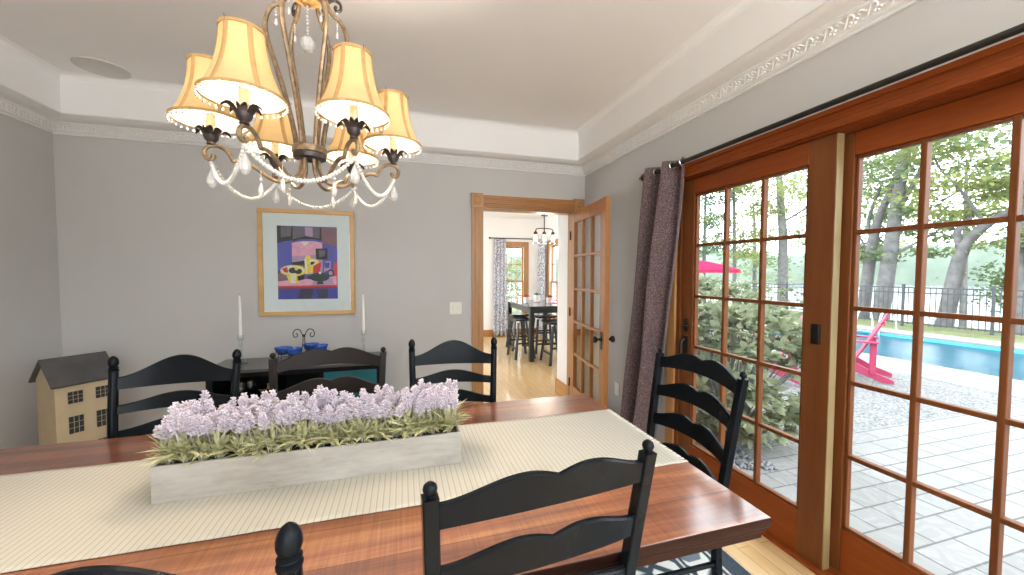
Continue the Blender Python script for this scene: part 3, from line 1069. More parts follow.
# ---- ladder-back chairs: seat faces local +y, back posts at -y
def chair(kind, label):
    sq = kind == 'square'
    t = thing('dining_chair', label, 'chair', group='black ladder back dining chairs')
    P = 'black_brown' if kind == 'brown' else 'black_paint'
    if kind == 'brown':
        sq = True
    hw1, hw0 = (0.236, 0.205) if sq else (0.226, 0.2)

    def py(z):     # lean of the back
        return -0.195 - (0.085 * max(0, (z - 0.45) / 0.58) ** 1.15 if z > 0.45 else -0.0) - (0.04 * (0.45 - z) / 0.45 if z < 0.45 else 0)

    def px(z):
        return hw0 + (hw1 - hw0) * min(1, max(0, (z - 0.3) / 0.73))
    zt = 1.02 if sq else 0.984
    for s in (-1, 1):
        path = [(s * px(z), py(z), z) for z in [0, 0.15, 0.3, 0.45, 0.6, 0.72, 0.84, 0.94, zt]]
        if sq:
            m = MB()
            h = 0.0145
            rows = [[(x - h, y - h, z), (x + h, y - h, z), (x + h, y + h, z), (x - h, y + h, z)] for x, y, z in path]
            m.loft(rows, True)
            m.add(rows[0], [(3, 2, 1, 0)]).add(rows[-1], [(0, 1, 2, 3)])
            p = m.build('post', P, t, bevel=0.003)
            c = path[-1]
            MB().lathe([(0.0065, 0), (0.0065, 0.004), (0.0112, 0.008), (0.0132, 0.015), (0.011, 0.022), (0.0055, 0.0265), (0.0005, 0.028)], c, 14).build('finial', P, p)
        else:
            p = MB().tube(path, [0.017, 0.018, 0.0185, 0.019, 0.018, 0.0175, 0.017, 0.0165, 0.0165], 16).build('post', P, t)
            c = path[-1]
            MB().lathe([(0.0165, -0.004), (0.0185, 0.0), (0.0185, 0.004), (0.0135, 0.007), (0.0175, 0.011), (0.0175, 0.014), (0.0125, 0.017), (0.0155, 0.022), (0.0182, 0.031), (0.0182, 0.040), (0.0157, 0.050), (0.0105, 0.058), (0.004, 0.063), (0.0005, 0.064)], c, 18).build('finial', P, p)
    # slats
    if sq:
        spec = [(0.955, 0.050, 0.044, 0.02), (0.822, 0.050, 0.042, 0.02), (0.688, 0.050, 0.04, 0.018), (0.556, 0.048, 0.036, 0.016)]
    else:
        spec = [(0.904, 0.050, 0.076, 0.0), (0.800, 0.036, 0.034, 0.004), (0.694, 0.036, 0.034, 0.006), (0.588, 0.036, 0.03, 0.006)]
    n = 40
    for zb, he, hump, arch in spec:
        rows = []
        zc = zb + he / 2
        hw = px(zc) - 0.004
        for i in range(n + 1):
            u = -1 + 2 * i / n
            a = abs(u)
            if sq:
                if a < 0.27:
                    q = 0.68 + 0.32 * math.sin(PI / 2 * a / 0.27)
                else:
                    q = 0.5 + 0.5 * math.cos(PI * (a - 0.27) / 0.73)
                    q = q ** 0.85
            else:
                q = 0.5 + 0.5 * math.cos(PI * a)
            b = zb + arch * (1 - u * u)
            tz = zb + he + hump * q
            bow = -0.032 * (1 - u * u)
            th = 0.0078
            y0, y1 = py(b) + bow, py(tz) + bow
            x = u * hw
            rows.append([(x, y0 - th, b), (x, y1 - th, tz - 0.0035), (x, y1 - th + 0.004, tz), (x, y1 + th - 0.004, tz), (x, y1 + th, tz - 0.0035), (x, y0 + th, b)])
        m = MB().loft(rows, True)
        m.add(rows[0], [tuple(range(6))]).add(rows[-1], [tuple(reversed(range(6)))])
        m.build('slat', P, t, angle=0.6)
    # seat: dished board
    rows = []
    for i in range(13):
        u = -1 + 2 * i / 12
        r = []
        for j in range(11):
            v = -1 + 2 * j / 10
            hwid = 0.205 + 0.022 * (v + 1) / 2
            r.append((u * hwid, v * 0.205 + 0.012, 0.458 - 0.012 * (1 - u * u) * (1 - v * v)))
        rows.append(r)
    o = MB().loft(rows).build('seat', P, t, angle=3)
    so = o.modifiers.new('thick', 'SOLIDIFY')
    so.thickness = 0.028
    so.offset = -1
    for s in (-1, 1):
        MB().tube([(s * 0.2, 0.19, 0.43), (s * 0.2, 0.19, 0.2), (s * 0.2, 0.19, 0.0)], [0.019, 0.018, 0.014], 12).build('leg', P, t)
    for z in (0.15, 0.28):
        MB().tube([(-0.2, 0.19, z), (0.2, 0.19, z)], 0.01, 8).build('stretcher', P, t)
        for s in (-1, 1):
            MB().tube([(s * 0.2, 0.19, z + 0.03), (s * 0.205, py(z), z + 0.03)], 0.0095, 8).build('stretcher', P, t)
    return t


def seat_at(c, top, rz, scale=None):
    f = Vector((-math.sin(rz), math.cos(rz), 0))
    c.location = Vector((top[0], top[1], FLOOR_RUG)) + f * 0.28
    c.rotation_euler = (0, 0, rz)


FLOOR_RUG = 0.008


def chairs():
    R = math.radians
    sq = chair('square', 'black ladder back chair with square posts seen from behind, closest to the viewer')
    seat_at(sq, (0.277, 0.68), R(4.9))
    rd = chair('round', 'black ladder back chair nearest the viewer with only a round turned finial showing')
    seat_at(rd, (-0.385, 0.638), R(-10))
    a = dup(sq, (0, 0, 0), 0, 'black ladder back chair with square posts at the table end by the patio door')
    seat_at(a, (1.207, 1.335), R(90))
    b = dup(rd, (0, 0, 0), 0, 'black round post ladder back chair across the table beside the model house')
    seat_at(b, (-0.98, 2.058), R(184.1))
    c = chair('brown', 'brown black double hump ladder back chair in front of the black sideboard')
    seat_at(c, (-0.331, 1.937), R(181.5))
    d = dup(rd, (0, 0, 0), 0, 'black round post ladder back chair across the table in front of the doorway')
    seat_at(d, (0.267, 2.102), R(172.7))


chairs()


def rug():
    x0, x1, y0, y1 = -2.0, 1.56, 0.25, 2.42
    t = thing('rug', 'dark bordered rug with white floral pattern under the table', 'rug', (0, 0, 0))
    MB().bx(x0, x1, y0, y1, 0.0, 0.006).build('border', 'rug_border', t, smooth=False)
    a = 0.09
    m = MB()
    for k0, k1, mm in ((a, a + 0.012, 1), (a + 0.03, a + 0.16, 2), (a + 0.175, a + 0.187, 1)):
        m.use('rug_stripe' if mm == 1 else 'rug_wool')
        m.bx(x0 + k0, x1 - k0, y0 + k0, y0 + k1, 0.005, 0.0072).bx(x0 + k0, x1 - k0, y1 - k1, y1 - k0, 0.005, 0.0072)
        m.bx(x0 + k0, x0 + k1, y0 + k1, y1 - k1, 0.005, 0.0072).bx(x1 - k1, x1 - k0, y0 + k1, y1 - k1, 0.005, 0.0072)
    m.build('pattern_band', None, t, smooth=False)
    MB().bx(x0 + 0.3, x1 - 0.3, y0 + 0.3, y1 - 0.3, 0.005, 0.0072).build('field', 'rug_wool', t, smooth=False)


rug()


# ------------------------------------------------------------------ planter with lavender
PX0, PX1, PY0, PY1 = -0.686, 0.187, 1.281, 1.425


def planter():
    zb = TZ + 0.0038
    t = thing('planter_box', 'long whitewashed wooden planter box on the table runner', 'planter', ((PX0 + PX1) / 2, (PY0 + PY1) / 2, zb))
    w, d, h, th = PX1 - PX0, PY1 - PY0, 0.108, 0.009
    m = MB()
    m.box((0, -d / 2 + th / 2, h / 2), (w, th, h)).box((0, d / 2 - th / 2, h / 2), (w, th, h))
    m.box((-w / 2 + th / 2, 0, h / 2), (th, d - 2 * th, h)).box((w / 2 - th / 2, 0, h / 2), (th, d - 2 * th, h)).box((0, 0, 0.004), (w - 2 * th, d - 2 * th, 0.008))
    m.build('box', 'washed_wood', t, bevel=0.0015)
    MB().box((0, 0, h - 0.02), (w - 2 * th - 0.001, d - 2 * th - 0.001, 0.02)).build('soil', 'soil', t, smooth=False)
    return zb + h - 0.011


def lav_proto(k, zb):
    t = thing('lavender_plant', 'lavender plant with pale purple plumes and grey green leaves in the planter', 'plant', (0, 0, zb), group='lavender plants in the planter')
    n = 70
    a = RNG.uniform(0, 2 * PI, n)
    el = RNG.uniform(0.35, 1.5, n)
    dirs = np.stack([np.cos(a) * np.cos(el), np.sin(a) * np.cos(el), np.sin(el)], 1)
    pos = np.stack([np.cos(a) * 0.006, np.sin(a) * 0.006, RNG.uniform(0.0, 0.03, n)], 1)
    L = RNG.uniform(0.055, 0.10, n)
    nr = np.tile(np.array([[0, 0, 1.0]]), (n, 1)) + 0.2 * RNG.normal(size=(n, 3))
    leaves('foliage', pos, dirs, nr, L, RNG.uniform(0.0075, 0.012, n), 'leaf_sage', t, 0.12, 0.24)
    for s in range(4):
        an = s * PI / 2 + RNG.uniform(-0.5, 0.5)
        rr = RNG.uniform(0.014, 0.030)
        bx, by = math.cos(an) * rr, math.sin(an) * rr
        z0, z1 = 0.066, RNG.uniform(0.120, 0.157)
        m = MB()
        m.tube([(bx * .3, by * .3, 0), (bx * .8, by * .8, z0), (bx * 1.2, by * 1.2, z1 - 0.01)], 0.0012, 4)
        nf = 60
        for q in range(nf):
            f = q / nf
            z = z0 + 0.018 + (z1 - z0 - 0.018) * f
            r = (0.0185 if q % 3 else 0.011) * (1 - f) ** 0.6 + 0.003
            aa = q * 2.4 + RNG.uniform(-0.3, 0.3)
            e = Vector((math.cos(aa), math.sin(aa), RNG.uniform(0.35, 0.9)))
            e.normalize()
            c = Vector((bx * (0.8 + 0.4 * f), by * (0.8 + 0.4 * f), z))
            p1 = c + e * r
            sd = e.cross(Vector((0, 0, 1))).normalized() * 0.0034
            up = sd.cross(e).normalized() * 0.0028
            # a tiny floret: a flared four-sided bud on a stalk
            m.add([c, p1 - sd, p1 + up, p1 + sd, p1 - up, p1 + e * 0.0045], [(0, 2, 1), (0, 3, 2), (0, 4, 3), (0, 1, 4), (1, 2, 5), (2, 3, 5), (3, 4, 5), (4, 1, 5)])
        m.build('flower_spike', 'lavender_bloom', t, smooth=False)
    return t


def lavender(zb):
    protos = [lav_proto(k, zb) for k in range(4)]
    used = [False] * 4
    nx = 19
    lab = {0: 'lavender plant in the front row along the near side of the planter', 1: 'lavender plant in the back row along the far side of the planter'}
    grp = {0: 'front row lavender in the planter', 1: 'back row lavender in the planter'}
    for r in (0, 1):
        for i in range(nx):
            x = PX0 + 0.03 + (PX1 - PX0 - 0.06) * (i + (0.5 if r else 0) * 0.6) / (nx - 0.7) + random.uniform(-0.006, 0.006)
            y = (PY0 + 0.029 if r == 0 else PY1 - 0.045) + random.uniform(-0.006, 0.006)
            k = (i * 3 + r * 2 + random.randint(0, 1)) % 4
            rz = random.uniform(0, 6.28)
            sc = random.uniform(0.9, 1.1)
            if used[k]:
                o = dup(protos[k], (x, y, zb), rz, lab[r], grp[r])
            else:
                used[k] = True
                o = protos[k]
                o.location = (x, y, zb)
                o.rotation_euler = (0, 0, rz)
                o['label'], o['group'] = lab[r], grp[r]
            o.scale = (sc, sc, sc * random.uniform(0.95, 1.08))


lavender(planter())


# ================================================================== CHANDELIER
def chandelier():
    cx, cy = -0.276, 1.33
    t = thing('chandelier', 'bronze six arm chandelier with pleated amber shades and crystal swags over the table', 'chandelier', (cx, cy, 0))
    A0 = math.radians(-112.8)

    def rad(a, r, z):
        return (r * math.cos(a), r * math.sin(a), z)
    # hub, upper hub, stem and canopy
    MB().lathe([(0.02, 1.772), (0.03, 1.768), (0.046, 1.772), (0.047, 1.786)], (0, 0, 0), 24).build('hub_cup', 'dark_bronze', t)
    MB().lathe([(0.044, 1.786), (0.049, 1.788), (0.049, 1.806), (0.045, 1.809)], (0, 0, 0), 28).build('hub', 'bronze', t)
    MB().lathe([(0.001, 2.238), (0.012, 2.240), (0.018, 2.248), (0.04, 2.256), (0.055, 2.272), (0.05, 2.29), (0.022, 2.30), (0.018, 2.33)], (0, 0, 0), 24).build('upper_hub', 'gold_wood', t)
    m = MB().tube([(0, 0, 2.31), (0, 0, 2.46)], 0.008, 10)
    m.lathe([(0.012, 2.36), (0.022, 2.372), (0.022, 2.384), (0.012, 2.396)], (0, 0, 0), 16)
    m.build('stem', 'bronze', t)
    m = MB()
    z, k = 2.455, 0
    while z < CZ - 0.03:
        ring = []
        for i in range(12):
            a = 2 * PI * i / 12
            p = Vector((0.009 * math.cos(a), 0, 0.016 * math.sin(a)))
            if k % 2:
                p = Vector((0, p.x, p.z))
            ring.append(p + Vector((0, 0, z + 0.012)))
        m.tube(ring, 0.0022, 6, closed=True)
        z += 0.025
        k += 1
    m.build('chain', 'bronze', t)
    MB().lathe([(0.012, CZ - 0.035), (0.05, CZ - 0.028), (0.062, CZ - 0.01), (0.062, CZ)], (0, 0, 0), 28).build('ceiling_canopy', 'bronze', t)
    # central hanging ball on a bead strand
    m = MB()
    for i in range(9):
        m.ball((0, 0, 2.236 - i * 0.0105), 0.0034, 6)
    b = m.build('bead_strand', 'bead_glass', t)
    MB().lathe([(0.0005, -0.024), (0.012, -0.020), (0.020, -0.011), (0.0225, 0.0), (0.020, 0.011), (0.012, 0.020), (0.0005, 0.024)], (0, 0, 2.121), 10).build('crystal_ball', 'crystal', b, smooth=False)
    hook = []
    for i in range(6):
        a = A0 + i * PI / 3
        # cage rod: rises from the hub, swells, curls into the upper hub
        prof = [(0.036, 1.806), (0.043, 1.86), (0.062, 1.95), (0.086, 2.04), (0.106, 2.11), (0.112, 2.16), (0.098, 2.205), (0.07, 2.23), (0.055, 2.255), (0.052, 2.29), (0.05, 2.33), (0.06, 2.36), (0.085, 2.37), (0.098, 2.35), (0.09, 2.33), (0.078, 2.335)]
        MB().tube(smoothpath([rad(a, r, z) for r, z in prof], 4), 0.0072, 8).build('cage_rod', 'bronze', t)
        prof = [(0.058, 2.262), (0.075, 2.275), (0.092, 2.268), (0.095, 2.25), (0.084, 2.242), (0.078, 2.252), (0.084, 2.258)]
        MB().tube(smoothpath([rad(a, r, z) for r, z in prof], 3), 0.0048, 6).build('scroll', 'dark_bronze', t)
        # small strands that hang inside the cage
        m = MB()
        for q in range(7):
            m.ball(rad(a, 0.083, 2.236 - q * 0.008), 0.0028, 6)
        m.lathe([(0.0005, -0.012), (0.005, -0.006), (0.004, 0.004), (0.001, 0.011)], rad(a, 0.083, 2.168), 6)
        m.build('bead_strand', 'bead_glass', t)
        # arm
        prof = [(0.024, 1.775), (0.028, 1.735), (0.045, 1.706), (0.075, 1.694), (0.105, 1.700), (0.135, 1.722), (0.16, 1.738), (0.182, 1.744), (0.198, 1.742), (0.203, 1.752), (0.214, 1.770), (0.234, 1.781), (0.255, 1.779), (0.267, 1.764), (0.264, 1.747), (0.252, 1.741), (0.245, 1.749)]
        arm = MB().tube(smoothpath([rad(a, r, z) for r, z in prof], 4), 0.0058, 8)
        arm.ball(rad(a, 0.246, 1.750), 0.008, 8)
        arm.build('arm', 'bronze', t)
        c = rad(a, 0.25, 0)
        # leafy candle cup
        m = MB().lathe([(0.006, 1.781), (0.012, 1.784), (0.010, 1.790), (0.016, 1.797), (0.019, 1.806), (0.018, 1.813)], (c[0], c[1], 0), 14)
        for q in range(6):
            b = a + q * PI / 3 + PI / 6
            long = 1.0 if q % 2 else 0.72
            rows = []
            for s in range(6):
                f = s / 5
                r = 0.012 + 0.036 * long * f ** 1.1
                z = 1.797 + 0.030 * math.sin(f * PI * 0.72) - 0.004 * f
                w = 0.0105 * math.sin(PI * (0.18 + 0.78 * f)) + 0.0012
                ct = Vector((c[0] + math.cos(b) * r, c[1] + math.sin(b) * r, z))
                sd = Vector((-math.sin(b), math.cos(b), 0))
                rows.append([ct - sd * w + Vector((0, 0, 0.004)), ct, ct + sd * w + Vector((0, 0, 0.004))])
            m.loft(rows)
            rows2 = [[p + Vector((0, 0, -0.0018)) for p in reversed(r)] for r in rows]
            m.loft(rows2)
        m.build('candle_cup', 'dark_bronze', t, angle=1.0)
        MB().lathe([(0.0115, 1.806), (0.0115, 1.868), (0.009, 1.871)], (c[0], c[1], 0), 14).build('candle_sleeve', 'sleeve_wax', t)
        MB().lathe([(0.004, 1.871), (0.009, 1.885), (0.0125, 1.90), (0.011, 1.917), (0.006, 1.934), (0.001, 1.945)], (c[0], c[1], 0), 12).build('bulb', 'bulb_glow', t)
        # bell shade with six panels, trims and bead fringe
        zb, zt = 1.847, 2.010
        prof = []
        for s in range(13):
            f = s / 12
            r = 0.047 + 0.041 * (1 - f) ** 2.2 + 0.004 * (1 - f)
            prof.append((r, zb + (zt - zb) * f))

        def shade_rows(off):
            rows = []
            for r, z in prof:
                row = []
                for q in range(48):
                    an = 2 * PI * q / 48 + a
                    sc = 1 - 0.03 * (1 - abs(math.cos(3 * an - 3 * a)))   # slightly panelled
                    row.append((c[0] + (r + off) * sc * math.cos(an), c[1] + (r + off) * sc * math.sin(an), z))
                rows.append(row)
            return rows
        m = MB().loft(shade_rows(0), True)
        sh = m.build('lamp_shade', 'shade_silk', t, angle=3)
        m = MB()
        for q in range(6):
            an = 2 * PI * q / 6 + a
            pts = []
            for r, z in prof:
                pts.append(Vector((c[0] + (r + 0.0005) * math.cos(an), c[1] + (r + 0.0005) * math.sin(an), z)))
            sd = Vector((-math.sin(an), math.cos(an), 0))
            rd = Vector((math.cos(an), math.sin(an), 0))
            m.loft([[p - sd * 0.0062, p - sd * 0.0045 + rd * 0.0013, p + sd * 0.0045 + rd * 0.0013, p + sd * 0.0062] for p in pts])
        for (r, z, hh) in ((prof[0][0], zb, 0.005), (prof[-1][0], zt, 0.006)):
            rows = []
            for dz, dr in ((-0.001, -0.001), (-0.001, 0.002), (hh, 0.002), (hh, -0.001)):
                rows.append([(c[0] + (r + dr) * math.cos(2 * PI * q / 40), c[1] + (r + dr) * math.sin(2 * PI * q / 40), z + (dz if r > 0.07 else dz - 0.004)) for q in range(40)])
            m.loft(rows, True)
        m.build('trim', 'shade_trim', sh, angle=1)
        MB().loft([[Vector((p[0], p[1], p[2])) for p in reversed(r)] for r in shade_rows(-0.0022)], True).build('lining', 'shade_lining', sh, angle=3)
        m = MB()
        for q in range(34):
            an = 2 * PI * q / 34
            x, y = c[0] + 0.093 * math.cos(an), c[1] + 0.093 * math.sin(an)
            m.ball((x, y, zb - 0.004), 0.0022, 5)
            m.ball((x, y, zb - 0.0105), 0.0034, 6)
        f = m.build('bead_fringe', 'bead_glass', sh)
        # spider ring that carries the shade
        m = MB()
        for q in range(3):
            an = 2 * PI * q / 3 + a
            m.tube([(c[0] + 0.011 * math.cos(an), c[1] + 0.011 * math.sin(an), 1.866), (c[0] + 0.052 * math.cos(an), c[1] + 0.052 * math.sin(an), 2.018)], 0.0012, 5)
        m.build('shade_carrier', 'bronze', sh)
        hook.append(rad(a, 0.251, 1.732))
        # crystal drop below each scroll
        m = MB()
        h = hook[-1]
        m.ball((h[0], h[1], 1.732), 0.006, 8)
        b = m.build('bead', 'bead_glass', t)
        prof2 = [(0.0006, -0.032), (0.007, -0.029), (0.0125, -0.020), (0.0135, -0.012), (0.010, 0.002), (0.005, 0.014), (0.0012, 0.022)]
        MB().lathe(prof2, (h[0], h[1], 1.692), 8).build('crystal_drop', 'crystal', b, smooth=False)
        # lamp inside the shade
        L = bpy.data.lights.new('bulb_light', 'POINT')
        L.energy = BULB
        L.color = (1.0, 0.84, 0.64)
        L.shadow_soft_size = 0.012
        lo = bpy.data.objects.new('bulb_light', L)
        COL.objects.link(lo)
        lo.parent = t
        lo.location = (c[0], c[1], 1.958)
    # swags of faceted discs from scroll to scroll, plus a bead and a slim drop part way
    for i in range(6):
        p, q = Vector(hook[i]), Vector(hook[(i + 1) % 6])
        m = MB()
        n = 34
        prev = None
        for k in range(n + 1):
            f = k / n
            w = p.lerp(q, f)
            w.z -= 0.076 * (1 - (2 * f - 1) ** 2)
            inw = (1 - (2 * f - 1) ** 2) * 0.012
            w.x *= 1 + inw
            w.y *= 1 + inw
            if prev is not None:
                d = (w - prev)
                L = d.length
                d.normalize()
                M = d.to_track_quat('Z', 'Y').to_matrix()
                m.lathe([(0.0022, -L * 0.5), (0.0056, -L * 0.28), (0.0060, 0), (0.0056, L * 0.28), (0.0022, L * 0.5)], (w + prev) / 2, 7, False, M)
            prev = w
        m.build('bead_swag', 'bead_glass', t, angle=0.9)
    for i in range(6):
        a = A0 + i * PI / 3
        h = rad(a + 0.05, 0.13, 1.712)
        m = MB().tube([(h[0], h[1], 1.722), (h[0], h[1], 1.700)], 0.001, 4).ball((h[0], h[1], 1.695), 0.005, 8)
        b = m.build('bead', 'bead_glass', t)
        MB().lathe([(0.0006, -0.028), (0.005, -0.022), (0.0075, -0.010), (0.005, 0.006), (0.001, 0.018)], (h[0], h[1], 1.668), 7).build('crystal_drop', 'crystal', b, smooth=False)


BULB = 11.0
chandelier()


# ================================================================== ON THE WALLS
def wall_things():
    yb = FY
    t = thing('framed_picture', 'still life print in a pale wood frame with wide white mat on the far wall', 'picture', ((-1.175 - 0.418) / 2, yb - 0.001, 1.5))
    x0, x1, z0, z1 = -0.379, 0.379, -0.459, 0.459
    m = MB()
    fw, d = 0.036, 0.028
    for (a, b, c, e) in ((x0, x1, z0, z0 + fw), (x0, x1, z1 - fw, z1), (x0, x0 + fw, z0 + fw, z1 - fw), (x1 - fw, x1, z0 + fw, z1 - fw)):
        m.bx(a, b, -d, 0, c, e)
    m.build('frame', 'frame_wood', t, bevel=0.004)
    MB().bx(x0 + fw - .004, x1 - fw + .004, -0.012, -0.004, z0 + fw - .004, z1 - fw + .004).build('mat_board', 'mat_board', t, smooth=False)
    ax, aw, az, ah = -0.236, 0.472, -0.318, 0.634
    m = MB()
    lay = [0]

    def poly(mat_, pts, y=None):
        lay[0] += 1
        yy = -0.0125 - lay[0] * 0.00004
        m.use(mat_)
        P = [(ax + aw * (X - 132) / 286, yy, az + ah * (1 - (Y - 122) / 350)) for X, Y in pts]
        A = sum(P[i][0] * P[(i + 1) % len(P)][2] - P[(i + 1) % len(P)][0] * P[i][2] for i in range(len(P)))
        if A < 0:
            P.reverse()
        m.add(P, [tuple(range(len(P)))])

    def ell(mat_, cx, cy, rx, ry, a0=0, a1=360):
        poly(mat_, [(cx + rx * math.cos(math.radians(a)), cy + ry * math.sin(math.radians(a))) for a in np.linspace(a0, a1, 30)])
    poly('a_blue', [(132, 122), (418, 122), (418, 472), (132, 472)])
    poly('a_black', [(132, 122), (212, 122), (205, 190), (160, 196), (132, 208)])
    poly('a_grey', [(150, 122), (200, 122), (196, 170), (150, 178)])
    poly('a_grey', [(205, 126), (342, 126), (342, 186), (205, 186)])
    poly('a_lilac', [(262, 126), (300, 126), (300, 172), (266, 178)])
    poly('a_mauve', [(340, 126), (418, 126), (418, 214), (345, 204)])
    poly('a_black', [(205, 196), (235, 184), (268, 168), (310, 184), (342, 190), (342, 126), (334, 126), (332, 180), (205, 186)])
    poly('a_navy', [(132, 340), (200, 306), (204, 330), (140, 390), (132, 392)])
    poly('a_pink', [(200, 202), (232, 196), (260, 192), (305, 192), (345, 200), (345, 300), (200, 300)])
    poly('a_lilac', [(200, 265), (345, 258), (345, 350), (200, 350)])
    poly('a_cream', [(240, 196), (285, 196), (262, 216)])
    poly('a_mauve', [(132, 350), (230, 300), (262, 300), (262, 392), (132, 392)])
    poly('a_black', [(196, 296), (262, 286), (264, 306), (200, 312)])
    poly('a_black', [(312, 228), (370, 226), (370, 280), (314, 282)])
    poly('a_grey', [(326, 236), (360, 236), (358, 262), (330, 270)])
    poly('a_lilac', [(360, 290), (385, 288), (385, 330), (350, 340)])
    poly('a_cobalt', [(356, 296), (380, 294), (378, 320), (358, 322)])
    poly('a_red', [(398, 300), (418, 292), (418, 392), (404, 392)])
    poly('a_pink', [(132, 388), (230, 372), (300, 378), (412, 360), (414, 408), (132, 410)])
    poly('a_lilac', [(300, 386), (390, 366), (400, 404), (290, 406)])
    poly('a_red', [(298, 300), (340, 294), (330, 352), (300, 362)])
    poly('a_yellow', [(258, 280), (268, 262), (278, 258), (292, 276), (322, 282), (328, 296), (302, 312), (294, 350), (262, 352)])
    poly('a_cream', [(258, 280), (268, 276), (272, 350), (262, 352)])
    poly('a_cream', [(284, 286), (316, 284), (306, 306), (286, 312)])
    poly('a_black', [(286, 292), (310, 290), (302, 304), (288, 308)])
    ell('a_yellow', 205, 335, 62, 27)
    poly('a_yellow', [(170, 350), (240, 350), (228, 395), (186, 395)])
    ell('a_cream', 203, 333, 55, 20)
    poly('a_red', [(152, 326), (176, 318), (182, 344), (164, 344)])
    ell('a_teal', 203, 334, 20, 14)
    ell('a_black', 228, 338, 18, 13)
    ell('a_yellow', 220, 326, 9, 8)
    poly('a_cream', [(190, 356), (218, 356), (214, 394), (192, 394)])
    poly('a_black', [(222, 362), (256, 354), (258, 376), (226, 384)])
    ell('a_teal', 330, 366, 48, 22)
    poly('a_teal', [(264, 366), (300, 352), (350, 348), (378, 352), (360, 382), (300, 384)])
    ell('a_cream', 332, 346, 6, 6)
    poly('a_teal', [(322, 382), (342, 382), (350, 400), (314, 402)])
    ell('a_teal', 384, 346, 18, 18)
    ell('a_lilac', 384, 346, 10, 10)
    poly('a_red', [(132, 408), (416, 404), (416, 418), (132, 422)])
    poly('a_maroon', [(132, 416), (416, 412), (416, 422), (132, 426)])
    poly('a_cobalt', [(132, 424), (418, 420), (418, 472), (132, 472)])
    poly('a_navy', [(236, 424), (300, 422), (290, 472), (222, 472)])
    poly('a_navy', [(316, 424), (372, 422), (368, 472), (320, 472)])
    pr = m.build('print', None, t, smooth=False)
    pr['label'] = 'blue and pink table still life print'
    MB().bx(x0 + fw - .003, x1 - fw + .003, -0.018, -0.0165, z0 + fw - .003, z1 - fw + .003).build('glass', 'pane', t, smooth=False)
    # switch plate with two toggles
    t = thing('light_switch', 'cream double toggle switch plate beside the doorway casing', 'light switch', (0.492, yb - 0.001, 1.07))
    MB().box((0, -0.003, 0), (0.118, 0.006, 0.118)).build('plate', 'white_plastic', t, bevel=0.003)
    for s in (-0.023, 0.023):
        MB().box((s, -0.007, 0), (0.012, 0.004, 0.026)).beam((s, -0.006, 0.002), (s, -0.018, 0.007), 0.008, 0.009).build('toggle', 'sleeve_wax', t, bevel=0.001)
    # outlet low on the right wall
    t = thing('wall_outlet', 'white double outlet low on the wall between door and curtain', 'outlet', (RX - 0.001, 3.03, 0.36))
    MB().box((-0.003, 0, 0), (0.006, 0.072, 0.116)).build('plate', 'white_plastic', t, bevel=0.003)
    for z in (-0.022, 0.022):
        MB().box((-0.0065, 0, z), (0.003, 0.034, 0.03)).build('socket', 'white_plastic', t, bevel=0.004)
    # ceiling speaker
    t = thing('ceiling_speaker', 'round grey speaker grille set in the tray ceiling', 'ceiling speaker', (-1.99, 3.37, CZ))
    MB().lathe([(0.145, 0.0), (0.145, -0.007), (0.135, -0.010), (0.128, -0.008)], (0, 0, 0), 40).build('rim', 'speaker_grey', t)
    MB().lathe([(0.128, -0.004), (0.06, -0.0075), (0.001, -0.009)], (0, 0, 0), 40, False).build('grille', 'speaker_grey', t)


wall_things()


# ================================================================== SIDEBOARD AND WHAT STANDS ON IT
SB = dict(x0=-1.43, x1=-0.145, y0=3.255, y1=3.69, z=0.687)


